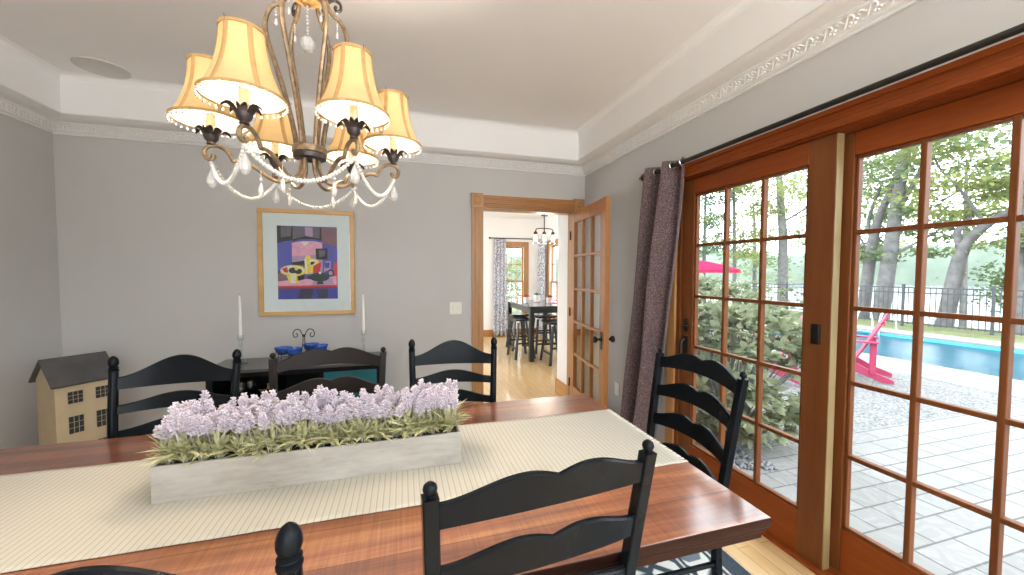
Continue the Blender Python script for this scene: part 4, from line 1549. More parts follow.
def sideboard():
    x0, x1, y0, y1, zt = SB['x0'], SB['x1'], SB['y0'], SB['y1'], SB['z']
    cx, cy = (x0 + x1) / 2, (y0 + y1) / 2
    t = thing('sideboard', 'low black sideboard with open bays under the framed picture', 'sideboard', (cx, cy, 0))
    w, d = x1 - x0, y1 - y0
    MB().box((0, 0, zt - 0.0125), (w, d, 0.025)).build('top', 'counter_top', t, bevel=0.004)
    bw, bd = w - 0.05, d - 0.05
    for sx in (-1, 1):
        for sy in (-1, 1):
            MB().box((sx * (bw / 2 - 0.022), sy * (bd / 2 - 0.022), (zt - 0.025) / 2), (0.044, 0.044, zt - 0.025)).build('leg', 'black_paint', t, bevel=0.003)
    m = MB()
    for y in (-bd / 2 + 0.022,):
        m.box((0, y, zt - 0.045), (bw - 0.088, 0.03, 0.04))
    m.box((0, bd / 2 - 0.006, (0.14 + zt) / 2), (bw - 0.088, 0.012, zt - 0.19))
    m.box((-bw / 2 + 0.016, 0, (0.14 + zt) / 2), (0.018, bd - 0.088, zt - 0.19)).box((bw / 2 - 0.016, 0, (0.14 + zt) / 2), (0.018, bd - 0.088, zt - 0.19))
    for x in (-0.20, 0.155):
        m.box((x, 0, (0.15 + zt - 0.03) / 2), (0.022, bd - 0.03, zt - 0.19))
    m.build('carcass', 'black_paint', t, bevel=0.002)
    MB().box((0, 0, 0.14), (bw - 0.04, bd - 0.02, 0.022)).build('shelf', 'black_paint', t, bevel=0.002)
    MB().box((-0.405, 0.0, 0.42), (0.375, bd - 0.06, 0.018)).build('shelf', 'black_paint', t, bevel=0.002)
    dr = MB().box((0.375, -bd / 2 + 0.014, 0.392), (0.40, 0.016, 0.46)).build('door', 'teal_door', t, bevel=0.003)
    dr['label'] = 'glossy teal door panel'
    MB().ball((0.21, -bd / 2 - 0.006, 0.40), 0.011, 12).build('knob', 'nickel', dr)
    # glassware in the left bay
    zs = 0.429
    for k, (x, y) in enumerate([(-1.215, 3.36), (-1.165, 3.43), (-1.265, 3.42)]):
        g = thing('wine_glass', ['stemmed glass at the front of the open sideboard bay', 'stemmed glass behind the front glass in the sideboard bay', 'stemmed glass deepest left in the sideboard bay'][k], 'glass', (x, y, zs), group='stemmed glasses in the sideboard bay')
        MB().lathe([(0.001, 0.0), (0.03, 0.001), (0.028, 0.003), (0.004, 0.006), (0.003, 0.05)], (0, 0, 0), 18).build('stem', 'thin_glass', g)
        MB().lathe([(0.003, 0.05), (0.018, 0.055), (0.033, 0.075), (0.037, 0.10), (0.031, 0.135), (0.030, 0.135), (0.0355, 0.10), (0.0315, 0.077), (0.017, 0.058), (0.001, 0.054)], (0, 0, 0), 20, False).build('bowl', 'thin_glass', g)
    g = MB().lathe([(0.001, 0.004), (0.035, 0.0), (0.04, 0.004), (0.072, 0.04), (0.085, 0.085), (0.088, 0.088), (0.083, 0.086), (0.068, 0.043), (0.036, 0.008), (0.001, 0.007)], (0, 0, 0), 14, False)
    o = g.build('glass_bowl', 'thin_glass', angle=0.3)
    o.location = (-1.05, 3.40, zs)
    tag(o, 'cut glass bowl beside the stemmed glasses in the sideboard bay', 'bowl')
    # candlesticks with tapers
    for k, (x, y) in enumerate([(-1.246, 3.485), (-0.332, 3.50)]):
        c = thing('candlestick', ['clear glass candlestick on the sideboard end by the model house', 'clear glass candlestick on the sideboard end by the light switch'][k], 'candlestick', (x, y, SB['z']), group='glass candlesticks on the sideboard')
        MB().lathe([(0.001, 0.0), (0.05, 0.0), (0.052, 0.006), (0.044, 0.014), (0.024, 0.022), (0.015, 0.03)], (0, 0, 0), 8).build('foot', 'thin_glass', c, angle=0.3)
        MB().lathe([(0.015, 0.03), (0.02, 0.04), (0.011, 0.052), (0.0085, 0.09), (0.0105, 0.135), (0.017, 0.148), (0.012, 0.16), (0.009, 0.178), (0.022, 0.195), (0.026, 0.206), (0.021, 0.208), (0.0195, 0.215), (0.0215, 0.228), (0.0130, 0.228), (0.012, 0.206), (0.001, 0.206)], (0, 0, 0), 14, False).build('stem', 'thin_glass', c)
        q = thing('taper_candle', ['tall white taper candle on the sideboard end by the model house', 'tall white taper candle on the sideboard end by the light switch'][k], 'candle', (x, y, SB['z'] + 0.207), group='white taper candles on the sideboard')
        q.scale = (1, 1, 1.08)
        MB().lathe([(0.0115, 0.0), (0.0118, 0.08), (0.0105, 0.18), (0.0085, 0.26), (0.006, 0.305), (0.002, 0.313)], (0, 0, 0), 14).build('wax', 'candle_wax', q)
        MB().tube([(0, 0, 0.312), (0.001, 0, 0.32), (0.002, 0.001, 0.325)], 0.0008, 5).build('wick', 'wire_black', q)
    # wire stand with scrolls and four blue bowls
    sx, sy, sz = -0.79, 3.47, SB['z']
    t = thing('bowl_stand', 'black wire stand with a scrolled butterfly handle on the sideboard', 'stand', (sx, sy, sz))
    m = MB()
    pos = [(-0.145, -0.03), (-0.05, -0.10), (0.035, 0.075), (0.12, 0.0)]
    for (x, y) in pos:
        m.tube([(x + 0.05 * math.cos(a), y + 0.05 * math.sin(a), 0.086) for a in np.linspace(0, 2 * PI, 19)[:-1]], 0.003, 6, closed=True)
        for a in (0.5, 2.6, 4.7):
            m.tube([(x + 0.05 * math.cos(a), y + 0.05 * math.sin(a), 0.086), (x + 0.054 * math.cos(a), y + 0.054 * math.sin(a), 0.0)], 0.003, 6)
    for a, b in ((0, 1), (1, 2), (2, 3)):
        m.tube([(*pos[a], 0.05), (*pos[b], 0.05)], 0.003, 6)
    m.build('base', 'wire_black', t)
    m = MB()
    for s in (-1, 1):
        m.tube(smoothpath([(s * 0.02, 0, 0.05), (s * 0.012, 0, 0.11), (s * 0.006, 0, 0.16), (s * 0.012, 0, 0.20), (s * 0.035, 0, 0.235), (s * 0.065, 0, 0.232), (s * 0.08, 0, 0.205), (s * 0.07, 0, 0.18), (s * 0.05, 0, 0.182), (s * 0.047, 0, 0.2), (s * 0.058, 0, 0.207)], 4), 0.0036, 7)
    m.ball((0, 0, 0.188), 0.011, 10)
    h = m.build('handle', 'wire_black', t)
    h.scale = (1, 1, 1.1)
    bl = ['small blue glazed bowl leftmost in the wire stand', 'small blue glazed bowl at the front of the wire stand', 'small blue glazed bowl behind the stem of the wire stand', 'small blue glazed bowl rightmost in the wire stand']
    for k, (x, y) in enumerate(pos):
        o = MB().lathe([(0.001, 0.0), (0.03, 0.0), (0.034, 0.004), (0.050, 0.024), (0.061, 0.05), (0.065, 0.057), (0.062, 0.058), (0.047, 0.03), (0.03, 0.012), (0.001, 0.008)], (0, 0, 0), 24, False).build('bowl', 'blue_glaze')
        o.location = (sx + x, sy + y, sz + 0.066)
        tag(o, bl[k], 'bowl', 'blue bowls in the wire stand')


sideboard()


def model_house():
    th = math.radians(40)
    ax = Vector((math.sin(th), math.cos(th), 0))       # along the front
    ay = Vector((-math.cos(th), math.sin(th), 0))      # towards the back
    A = Vector((-2.104, 3.05, 0))
    L, D, he, hr = 0.265, 0.285, 0.712, 0.842
    t = thing('model_house', 'tan painted wooden model house with a dark pitched roof standing in the corner', 'model house', A, 0)
    t.rotation_euler = (0, 0, PI / 2 - th)             # local x along the front, local y to the back
    m = MB()
    m.prism([(0, 0), (D, 0), (D, he), (D / 2, hr), (0, he)], 0, L, lambda u, v, h: (h, u, v))
    m.build('house_body', 'house_cream', t, bevel=0.002)
    ov, tk = 0.028, 0.014
    sl = (hr - he) / (D / 2)
    for s in (0, 1):
        y0 = -ov if s == 0 else D + ov
        z0 = he - ov * sl
        n = Vector((0, -sl if s == 0 else sl, 1)).normalized()
        rows = []
        for x in (-0.022, L + 0.022):
            a, b = Vector((x, y0, z0)) + n * 0.0015, Vector((x, D / 2, hr)) + Vector((0, 0, 0.0018))
            up = Vector((0, 0, tk))
            rows.append([a, b, b + up, a + n * tk])
        m = MB().loft(rows, True).add(rows[0], [(0, 1, 2, 3)]).add(rows[1], [(3, 2, 1, 0)])
        m.build('roof', 'house_roof', t, bevel=0.0015)
    # front windows: two columns, pane grids
    for x in (0.088, 0.215):
        for zz, hh in ((0.607, 0.075), (0.428, 0.11), (0.235, 0.11)):
            m = MB().box((x, -0.0025, zz), (0.066, 0.005, hh))
            w = m.build('window', 'house_black', t)
            m = MB()
            for k in (1, 2):
                m.box((x - 0.033 + 0.066 * k / 3, -0.0058, zz), (0.0022, 0.002, hh))
            for k in (1, 2):
                m.box((x, -0.0058, zz - hh / 2 + hh * k / 3), (0.066, 0.002, 0.0022))
            m.build('muntin_grid', 'house_cream', w)
    MB().box((0.15, -0.003, 0.09), (0.075, 0.006, 0.18)).build('door', 'house_black', t, bevel=0.001)
    MB().box((L / 2, D / 2, 0.008), (L + 0.02, D + 0.02, 0.016)).build('base', 'house_roof', t, bevel=0.002)


model_house()


# ================================================================== ROOM BEYOND THE DOORWAY
def far_room():
    y0, y1, xl, xr, zc = FY + 0.115, 8.17, -0.6, 3.0, 2.62
    T = 0.14
    mb = MB().bx(xl - T, xr + T, y0, y1 + T, -0.1, 0.0)
    struct(mb.build('floor', 'oak_floor', smooth=False), 'pale oak floor of the breakfast room past the doorway', 'floor')
    mb = MB().bx(xl - T, xr + T, y0, y1 + T, zc, zc + 0.1)
    struct(mb.build('ceiling', 'ceiling_paint', smooth=False), 'white ceiling of the breakfast room', 'ceiling')
    wx0, wx1, wz0, wz1 = 2.20, 2.62, 0.45, 1.99
    m = MB().bx(xl - T, wx0, y1, y1 + T, 0, zc).bx(wx1, xr + T, y1, y1 + T, 0, zc).bx(wx0, wx1, y1, y1 + T, 0, wz0).bx(wx0, wx1, y1, y1 + T, wz1, zc)
    struct(m.build('wall_back', 'white_paint', smooth=False), 'white end wall of the breakfast room', 'wall')
    ry0, ry1 = 6.55, 7.56
    m = MB().bx(xr, xr + T, y0, ry0, 0, zc).bx(xr, xr + T, ry1, y1, 0, zc).bx(xr, xr + T, ry0, ry1, 0, wz0).bx(xr, xr + T, ry0, ry1, wz1, zc)
    m.bx(xr, xr + T, y0, y1, -0.2, 0)
    struct(m.build('wall_right', 'white_paint', smooth=False), 'white side wall of the breakfast room with a window', 'wall')
    # left side: unseen opening added to light the room, hidden by the casing
    m = MB().bx(xl - T, xl, y0, 4.8, 0, zc).bx(xl - T, xl, 7.2, y1, 0, zc).bx(xl - T, xl, 4.8, 7.2, 0, 0.5).bx(xl - T, xl, 4.8, 7.2, 2.1, zc)
    struct(m.build('wall_left', 'white_paint', smooth=False), 'white wall of the breakfast room opposite its windows', 'wall')
    m = MB().bx(1.752, 1.872, y0, 4.15, 0, zc)
    struct(m.build('wall_end', 'white_paint', smooth=False), 'short white wall end just past the doorway', 'wall')
    m = MB().bx(1.737, 1.752, y0 + 0.002, 4.165, 0, 0.165).bx(1.737, 1.887, 4.15, 4.165, 0, 0.165)
    struct(m.build('baseboard_end', 'pine_level_y', smooth=False, bevel=0.003), 'pine baseboard on the short wall end past the doorway', 'baseboard')
    m = MB().bx(xl, xr, y1 - 0.015, y1, 0, 0.15)
    struct(m.build('baseboard_back', 'pine_level', smooth=False, bevel=0.003), 'pine baseboard on the breakfast room end wall', 'baseboard')
    # windows
    def window(name, label, along, a0, a1, z0, z1, face):
        t = thing(name, label, 'window', (0, 0, 0), kind='structure')

        def B(m, u0, u1, d0, d1, p, q):
            if along == 'x':
                m.bx(u0, u1, face + d0, face + d1, p, q)
            else:
                m.bx(face + d0, face + d1, u0, u1, p, q)
            return m
        m = MB()
        for (u0, u1, p, q) in ((a0 - 0.11, a0, z0 - 0.06, z1 + 0.11), (a1, a1 + 0.11, z0 - 0.06, z1 + 0.11), (a0, a1, z1, z1 + 0.11), (a0, a1, z0 - 0.10, z0)):
            B(m, u0, u1, -0.02, 0.0, p, q)
        m.build('casing', 'pine_upright', t, bevel=0.003)
        zm = (z0 + z1) / 2
        for (p, q, dd, rows) in ((zm - 0.02, z1, 0.05, 2), (z0, zm + 0.02, 0.02, 2)):
            m = MB()
            s = 0.035
            B(m, a0, a0 + s, dd, dd + 0.03, p, q)
            B(m, a1 - s, a1, dd, dd + 0.03, p, q)
            B(m, a0 + s, a1 - s, dd, dd + 0.03, p, p + s)
            B(m, a0 + s, a1 - s, dd, dd + 0.03, q - s, q)
            for k in range(1, 3):
                u = a0 + (a1 - a0) * k / 3
                B(m, u - 0.008, u + 0.008, dd + 0.004, dd + 0.026, p, q)
            B(m, a0, a1, dd + 0.004, dd + 0.026, (p + q) / 2 - 0.008, (p + q) / 2 + 0.008)
            sash = m.build('sash', 'pine_upright', t)
            B(MB(), a0 + 0.01, a1 - 0.01, dd + 0.012, dd + 0.016, p + 0.01, q - 0.01).build('glass', 'pane', sash, smooth=False)
    window('window_1', 'pine cased sash window on the breakfast room end wall', 'x', wx0, wx1, wz0, wz1, y1)
    window('window_2', 'pine cased sash window on the breakfast room side wall', 'y', ry0, ry1, wz0, wz1, xr)

    def drape(name, label, pts, z0, z1, waves, amp):
        t = thing(name, label, 'curtain', (0, 0, 0))
        p, q = Vector((*pts[0], 0)), Vector((*pts[1], 0))
        nrm = (q - p).cross(Vector((0, 0, 1))).normalized()
        rows = []
        for j in range(15):
            f = j / 14
            z = z1 + (z0 - z1) * f
            r = []
            for i in range(41):
                u = i / 40
                w = p.lerp(q, 0.5 + (u - 0.5) * (0.86 + 0.14 * f + 0.04 * math.sin(3 * f)))
                w = w + nrm * amp * math.sin(2 * PI * waves * u + f * 0.8) * (0.7 + 0.3 * f)
                w.z = z
                r.append(w)
            rows.append(r)
        o = MB().loft(rows).build('cloth', 'curtain_blue', t, angle=3)
        so = o.modifiers.new('thick', 'SOLIDIFY')
        so.thickness = 0.003
        return t
    t = drape('curtain', 'blue and white patterned curtain hanging against the breakfast room end wall', ((1.90, 8.09), (2.205, 8.09)), 0.02, 2.15, 3.5, 0.035)
    drape('curtain', 'blue and white patterned curtain in the breakfast room corner behind the pendant', ((2.925, 8.04), (2.925, 7.62)), 0.02, 2.15, 4, 0.035)
    t = thing('curtain_rod', 'thin dark curtain rod on the breakfast room end wall', 'curtain rod', (0, 0, 0))
    MB().tube([(1.83, 8.09, 2.165), (2.93, 8.09, 2.165)], 0.011, 8).ball((1.82, 8.09, 2.165), 0.024, 10).build('rod', 'rod_metal', t)
    MB().tube([(1.87, 8.09, 2.165), (1.87, 8.17, 2.165)], 0.008, 6).tube([(2.8, 8.09, 2.165), (2.8, 8.17, 2.165)], 0.008, 6).build('bracket', 'rod_metal', t)
    # counter-height table
    tx0, tx1, ty0, ty1, tz = 1.90, 2.72, 5.62, 7.0, 0.885
    t = thing('bar_table', 'tall black table with a grey top in the breakfast room', 'table', ((tx0 + tx1) / 2, (ty0 + ty1) / 2, 0))
    w, d = tx1 - tx0, ty1 - ty0
    MB().box((0, 0, tz - 0.012), (w, d, 0.024)).build('tabletop', 'counter_top', t, bevel=0.003)
    m = MB()
    for s in (-1, 1):
        m.box((0, s * (d / 2 - 0.05), tz - 0.07), (w - 0.14, 0.022, 0.09)).box((s * (w / 2 - 0.05), 0, tz - 0.07), (0.022, d - 0.14, 0.09))
    m.build('apron', 'stool_black', t)
    for a in (-1, 1):
        for b in (-1, 1):
            MB().box((a * (w / 2 - 0.05), b * (d / 2 - 0.05), (tz - 0.024) / 2), (0.072, 0.072, tz - 0.024)).build('leg', 'stool_black', t, bevel=0.003)
    # saddle stools
    proto = None
    spots = [((1.90, 6.06), 0.05, 'black saddle stool at the long side of the tall breakfast table'),
             ((2.30, 5.53), 0.0, 'black saddle stool at the near end of the tall breakfast table'),
             ((2.05, 6.72), 0.0, 'black saddle stool farther along the long side of the tall table'),
             ((2.42, 6.35), 1.57, 'black saddle stool tucked under the tall table behind the near one')]
    for (p, rz, lab) in spots:
        if proto is None:
            s = thing('bar_stool', lab, 'stool', (*p, 0), rz, 'black saddle stools')
            rows = []
            for i in range(13):
                u = -1 + i / 6
                rows.append([(u * 0.16, v * 0.215, 0.612 + 0.022 * v * v - 0.006 * (1 - u * u)) for v in np.linspace(-1, 1, 11)])
            o = MB().loft(rows).build('seat', 'stool_black', s, angle=3)
            so = o.modifiers.new('thick', 'SOLIDIFY')
            so.thickness = 0.03
            for a in (-1, 1):
                for b in (-1, 1):
                    MB().beam((a * 0.10, b * 0.15, 0.6), (a * 0.165, b * 0.205, 0.0), 0.034, 0.034).build('leg', 'stool_black', s, bevel=0.002)
            for z, k in ((0.17, 0.148), (0.36, 0.126)):
                for a in (-1, 1):
                    MB().box((a * k, 0, z), (0.02, 0.36, 0.028)).build('stretcher', 'stool_black', s)
            for b in (-1, 1):
                MB().box((0, b * 0.182, 0.26), (0.26, 0.02, 0.028)).build('stretcher', 'stool_black', s)
            proto = s
        else:
            dup(proto, (*p, 0), rz, lab, 'black saddle stools')
    # pots and cloth on it
    for k, (x, y, r, h, mm, lab, cat) in enumerate([(2.05, 6.25, 0.05, 0.11, 'rust_plant', 'white pot with a small rusty plant nearest the window on the tall table', 'plant pot'),
                                                  (2.32, 6.45, 0.062, 0.13, 'pot_green', 'white pot with a small green plant in the middle of the tall table', 'plant pot'),
                                                  (2.42, 6.12, 0.045, 0.105, 'rust_plant', 'slim white pot with a red topped plant near the wall end', 'plant pot')]):
        t = thing('plant_pot', lab, cat, (x, y, tz), group='potted plants on the tall table')
        MB().lathe([(0.001, 0), (r * .85, 0), (r, 0.01), (r, h), (r * .9, h), (r * .88, h - 0.012), (0.001, h - 0.012)], (0, 0, 0), 20, False).build('pot', 'pot_white', t, angle=0.5)
        n = 60
        d = rdir(n)
        d[:, 2] = np.abs(d[:, 2]) + 0.4
        leaves('foliage', np.tile([[0, 0, h - 0.01]], (n, 1)) + RNG.normal(size=(n, 3)) * [0.014, 0.014, 0.0], d, rdir(n), 0.06, 0.016, mm, t)
    o = MB()
    rows = []
    for i in range(9):
        x = 2.47 + 0.22 * i / 8
        r = []
        for j, (yy, zz) in enumerate([(6.3, tz + 0.002), (5.9, tz + 0.002), (5.625, tz + 0.003), (5.61, tz - 0.004), (5.606, tz - 0.06), (5.602 + 0.004 * math.sin(i), tz - 0.14)]):
            r.append((x, yy, zz))
        rows.append(r)
    c = o.loft(rows).build('table_cloth', 'pink_cloth', angle=3)
    tag(c, 'magenta cloth hanging over the near edge of the tall breakfast table', 'tablecloth')
    # pendant: bar of three glass shades
    t = thing('pendant_light', 'dark pendant bar with three clear glass shades in the breakfast room', 'pendant light', (2.36, 6.2, 0))
    m = MB().tube([(0, 0, zc), (0, 0, 2.30)], 0.008, 8).lathe([(0.06, zc - 0.02), (0.06, zc)], (0, 0, 0), 18).tube([(-0.03, 0, 2.62), (-0.03, 0, 2.42)], 0.004, 6)
    m.box((0, 0, 2.40), (0.11, 0.03, 0.018)).tube([(0, 0, 2.40), (0, 0, 2.13)], 0.010, 8)
    m.tube(smoothpath([(-0.16, 0, 2.10), (-0.155, 0, 2.15), (-0.12, 0, 2.175), (0, 0, 2.18), (0.12, 0, 2.175), (0.155, 0, 2.15), (0.16, 0, 2.10)], 4), 0.009, 8)
    m.build('bar', 'dark_bronze', t)
    for x in (-0.16, 0, 0.16):
        MB().lathe([(0.012, 2.13), (0.03, 2.11), (0.034, 2.08), (0.03, 2.075)], (x, 0, 0), 16).build('socket', 'dark_bronze', t)
        MB().lathe([(0.032, 2.08), (0.055, 2.05), (0.062, 1.96), (0.062, 1.915)], (x, 0, 0), 20, False).build('glass_shade', 'thin_glass', t)
        MB().lathe([(0.010, 2.075), (0.018, 2.05), (0.032, 2.01), (0.028, 1.97), (0.010, 1.95), (0.001, 1.948)], (x, 0, 0), 14).build('bulb', 'pendant_glow', t)
    L = bpy.data.lights.new('pendant_bulbs', 'POINT')
    L.energy = 40
    L.color = (1.0, 0.88, 0.72)
    L.shadow_soft_size = 0.15
    lo = bpy.data.objects.new('pendant_bulbs', L)
    COL.objects.link(lo)
    lo.parent = t
    lo.location = (0, 0, 1.86)


far_room()


# ================================================================== OUTDOORS
def outdoors():
    t = 0.06
    xw = RX + 0.14
    m = MB().bx(xw, 7.42, -7, 2.585, GZ - t, GZ)
    struct(m.build('patio_ground', 'pavers', smooth=False), 'pale concrete paver patio outside the glazed doors', 'patio')
    m = MB()
    # gravel surface with a gently uneven grid
    rows = []
    for i in range(41):
        x = xw + (7.42 - xw) * i / 40
        rows.append([(x, 2.585 + 1.1 * j / 8, GZ - 0.012 + 0.008 * math.sin(i * 2.1 + j) * math.sin(j * 1.7)) for j in range(9)])
    m.loft(rows)
    rows = []
    for i in range(41):
        x = 3.16 + (7.42 - 3.16) * i / 40
        rows.append([(x, 3.685 + 5.5 * j / 40, GZ - 0.012 + 0.008 * math.sin(i * 2.1 + j) * math.sin(j * 1.7)) for j in range(41)])
    o = m.loft(rows).build('gravel_bed', 'gravel', angle=3)
    tag(o, 'grey gravel strip between patio and pool', 'gravel', kind='stuff')
    # loose stones by the shrub's foot
    mb = MB()
    for k in range(260):
        x, y = random.uniform(2.30, 2.82), random.uniform(2.22, 2.60)
        if y < 2.22 + 0.28 * (2.82 - x):
            continue
        mb.ball((x, y, GZ + 0.008), random.uniform(0.012, 0.024), 6, (1, random.uniform(.7, 1.2), .7))
    tag(mb.build('loose_stones', 'stone_dark', angle=1), 'dark river stones spread on the pavers below the shrub', 'stones', kind='stuff')
    # pool
    px0, px1, py0, py1 = 8.55, 12.3, -7.0, 7.85
    m = MB()
    c0, c1 = 7.42, 13.02
    m.bx(c0, px0, -7, 9.2, GZ - t, GZ).bx(px1, c1, -7, 9.2, GZ - t, GZ).bx(px0, px1, py1, 9.2, GZ - t, GZ)
    struct(m.build('pool_deck', 'pool_white', bevel=0.012), 'white concrete deck around the swimming pool', 'pool deck')
    m = MB().bx(px0 - 0.05, px0, py0, py1, -1.3, GZ - t).bx(px1, px1 + 0.05, py0, py1, -1.3, GZ - t).bx(px0, px1, py1, py1 + 0.05, -1.3, GZ - t).bx(px0, px1, py0, py1, -1.35, -1.3)
    m.bx(px0 - 0.0, px0 + 0.02, py0, py1, -0.4, GZ - t).bx(px1 - 0.02, px1, py0, py1, -0.4, GZ - t)
    struct(m.build('pool_basin', 'pool_liner', smooth=False), 'blue lined basin of the swimming pool', 'pool')
    rows = []
    for i in range(3):
        x = px0 + (px1 - px0) * i / 2
        rows.append([(x, py0 + (py1 - py0) * j / 8, GZ - 0.12) for j in range(9)])
    struct(MB().loft(rows).build('pool_water', 'pool_water', smooth=False), 'turquoise water filling the pool', 'water')

    # land that runs from the deck past the fence and down to the lake
    def land(x, y):
        s = max(x - 15.6, 0.5 * x + 0.87 * y - 21.0)
        f = min(1, max(0, s / 12))
        f = f * f * (3 - 2 * f)
        return GZ - 0.03 - 5.2 * f
    rows = []
    xs = [13.0, 13.6, 14.4, 15.2, 16.0, 17, 18, 19, 20, 21.5, 23, 25, 27, 30, 34]
    ys = [-12, -6, -2, 1, 3, 5, 7, 9.2]
    for x in xs:
        rows.append([(x, y, land(x, y)) for y in ys])
    m = MB().loft(rows)
    xs2 = [2.012, 4, 6, 8, 10, 12, 13, 13.6, 14.4, 15.2, 16.0, 17, 18, 19, 20, 21.5, 23, 25, 27, 30, 34]
    ys2 = [9.2, 10, 11, 12, 13, 14, 15, 16, 17, 18, 19, 20, 21, 22, 24, 26, 28, 32]
    m.loft([[(x, y, land(x, y)) for y in ys2] for x in xs2])
    m.bx(7.4, 13.1, 9.19, 9.2, -1, GZ - 0.04)
    struct(m.build('lawn_ground', 'lawn_soil', angle=3), 'mown lawn strip running to the fence and the bank below', 'lawn')
    m = MB().bx(17, 420, -260, 420, -4.3, -4.0)
    m.bx(-150, 17, 24, 420, -4.3, -4.0)
    struct(m.build('lake_water', 'lake_water', smooth=False), 'pale lake beyond the black fence', 'lake')
    # wooded far shore
    m = MB()
    rows = []
    n = 150
    for k, (dist, hh) in enumerate(((250, -4.2), (256, 4), (266, 9), (285, 13), (330, 16), (420, 10))):
        r = []
        for i in range(n):
            a = math.radians(-60 + 150 * i / (n - 1))
            z = hh
            if 0 < k:
                z += 3.2 * math.sin(i * 0.21 + k) + 1.8 * math.sin(i * 0.73 + k * 2) + random.uniform(-1.4, 1.4)
            r.append((dist * math.cos(a), dist * math.sin(a), max(z, -4.2)))
        rows.append(r)
    struct(m.loft(rows).build('hills', 'hill_leaf_hazed', angle=3), 'wooded far shore across the lake', 'hills')

    # fence
    pts = [Vector((14.4, -6.0, 0)), Vector((14.4, -0.2, 0)), Vector((14.4, 5.87, 0)), Vector((14.4, 9.5, 0)), Vector((16.6, 13.0, 0)), Vector((12.2, 15.8, 0)), Vector((7.5, 18.6, 0))]
    f = thing('fence', 'black metal picket fence between the lawn and the lake', 'fence', (14.4, 5.87, 0))
    o0 = Vector((14.4, 5.87, 0))
    posts = []
    for i in range(len(pts) - 1):
        a, b = pts[i], pts[i + 1]
        k = max(1, round((b - a).length / 2.4))
        for j in range(k):
            posts.append(a.lerp(b, j / k))
    posts.append(pts[-1])
    for i, p in enumerate(posts):
        q = p - o0
        z = land(p.x, p.y)
        MB().box((q.x, q.y, z + 0.6), (0.055, 0.055, 1.24)).box((q.x, q.y, z + 1.235), (0.065, 0.065, 0.03)).build('post', 'fence_black', f)
        if i + 1 < len(posts):
            b = posts[i + 1] - o0
            z2 = land(posts[i + 1].x, posts[i + 1].y)
            m = MB()
            for h in (0.1, 1.0, 1.15):
                m.beam((q.x, q.y, z + h), (b.x, b.y, z2 + h), 0.025, 0.035)
            L = (b - q).length
            nn = int(L / 0.115)
            for j in range(1, nn):
                w = q.lerp(b, j / nn)
                zz = z + (z2 - z) * j / nn
                m.box((w.x, w.y, zz + 0.61), (0.017, 0.017, 1.10))
            m.build('picket_panel', 'fence_black', f, smooth=False)

    # pool ladder
    l = thing('pool_ladder', 'shiny two rail ladder at the far edge of the pool', 'ladder', (12.3, 7.25, 0))
    for y in (-0.27, 0.27):
        MB().tube(smoothpath([(0.55, y, GZ), (0.53, y, 0.14), (0.42, y, 0.34), (0.2, y, 0.42), (0.0, y, 0.36), (-0.1, y, 0.15), (-0.12, y, -0.1), (-0.12, y, -0.8)], 4), 0.022, 8).build('rail', 'steel_rail', l)
    for z in (-0.16, -0.42):
        MB().box((-0.12, 0, z), (0.08, 0.5, 0.025)).build('step', 'steel_rail', l)

    # red slatted garden chairs
    def adirondack(label):
        c = thing('garden_chair', label, 'chair', group='red slatted garden chairs')
        for s in (-1, 1):
            m = MB().prism([(0.40, 0.30), (0.40, 0.385), (0.30, 0.40), (-0.05, 0.29), (-0.30, 0.14), (-0.52, 0.05), (-0.52, 0.0), (-0.40, 0.0), (-0.20, 0.08), (0.05, 0.17), (0.3, 0.27)], s * 0.27 - 0.012, s * 0.27 + 0.012, lambda u, v, h: (h, u, v))
            m.build('side_rail', 'red_paint', c, bevel=0.003)
            MB().box((s * 0.295, 0.33, 0.275), (0.022, 0.10, 0.55)).build('front_leg', 'red_paint', c, bevel=0.003)
            m = MB().prism([(0.46, 0.02), (0.44, 0.09), (0.2, 0.10), (-0.15, 0.06), (-0.36, 0.04), (-0.36, -0.03), (0.2, -0.04), (0.42, -0.04)], 0.55, 0.572, lambda u, v, h: (s * (0.295 + v), u, h))
            m.build('armrest', 'red_paint', c, bevel=0.003)
            MB().beam((s * 0.285, -0.30, 0.10), (s * 0.285, -0.30, 0.55), 0.022, 0.07, (0, 1, 0)).build('rear_post', 'red_paint', c, bevel=0.003)
        for k in range(6):
            f_ = k / 5
            y = 0.40 - 0.46 * f_
            z = 0.40 - 0.135 * f_ - (0.02 if k == 0 else 0)
            MB().box((0, y, z + 0.012), (0.56, 0.078, 0.02), M=Matrix.Rotation(0.27, 3, 'X')).build('seat_slat', 'red_paint', c, bevel=0.003)
        R0, R1 = Vector((0, -0.10, 0.25)), Vector((0, -0.46, 1.0))
        for k in range(7):
            u = (k - 3)
            top = R0.lerp(R1, 1.0 - 0.028 * u * u)
            rows = []
            for p, w in ((R0 + Vector((u * 0.068, 0, 0)), 0.058), (top + Vector((u * 0.092, 0, 0)), 0.078)):
                d = (R1 - R0).normalized()
                nrm = Vector((0, d.z, -d.y)) * 0.01
                rows.append([p + Vector((-w / 2, 0, 0)) - nrm, p + Vector((w / 2, 0, 0)) - nrm, p + Vector((w / 2, 0, 0)) + nrm, p + Vector((-w / 2, 0, 0)) + nrm])
            m = MB().loft(rows, True).add(rows[0], [(3, 2, 1, 0)]).add(rows[1], [(0, 1, 2, 3)])
            m.build('back_slat', 'red_paint', c, bevel=0.004)
        for fz in (0.42, 0.78):
            p = R0.lerp(R1, fz)
            MB().box((0, p.y - 0.022, p.z), (0.52, 0.02, 0.06)).build('back_brace', 'red_paint', c, bevel=0.003)
        return c
    a = adirondack('red slatted garden chair on the gravel in front of the pool')
    a.location = (6.48, 4.12, GZ)
    a.rotation_euler = (0, 0, math.radians(31))
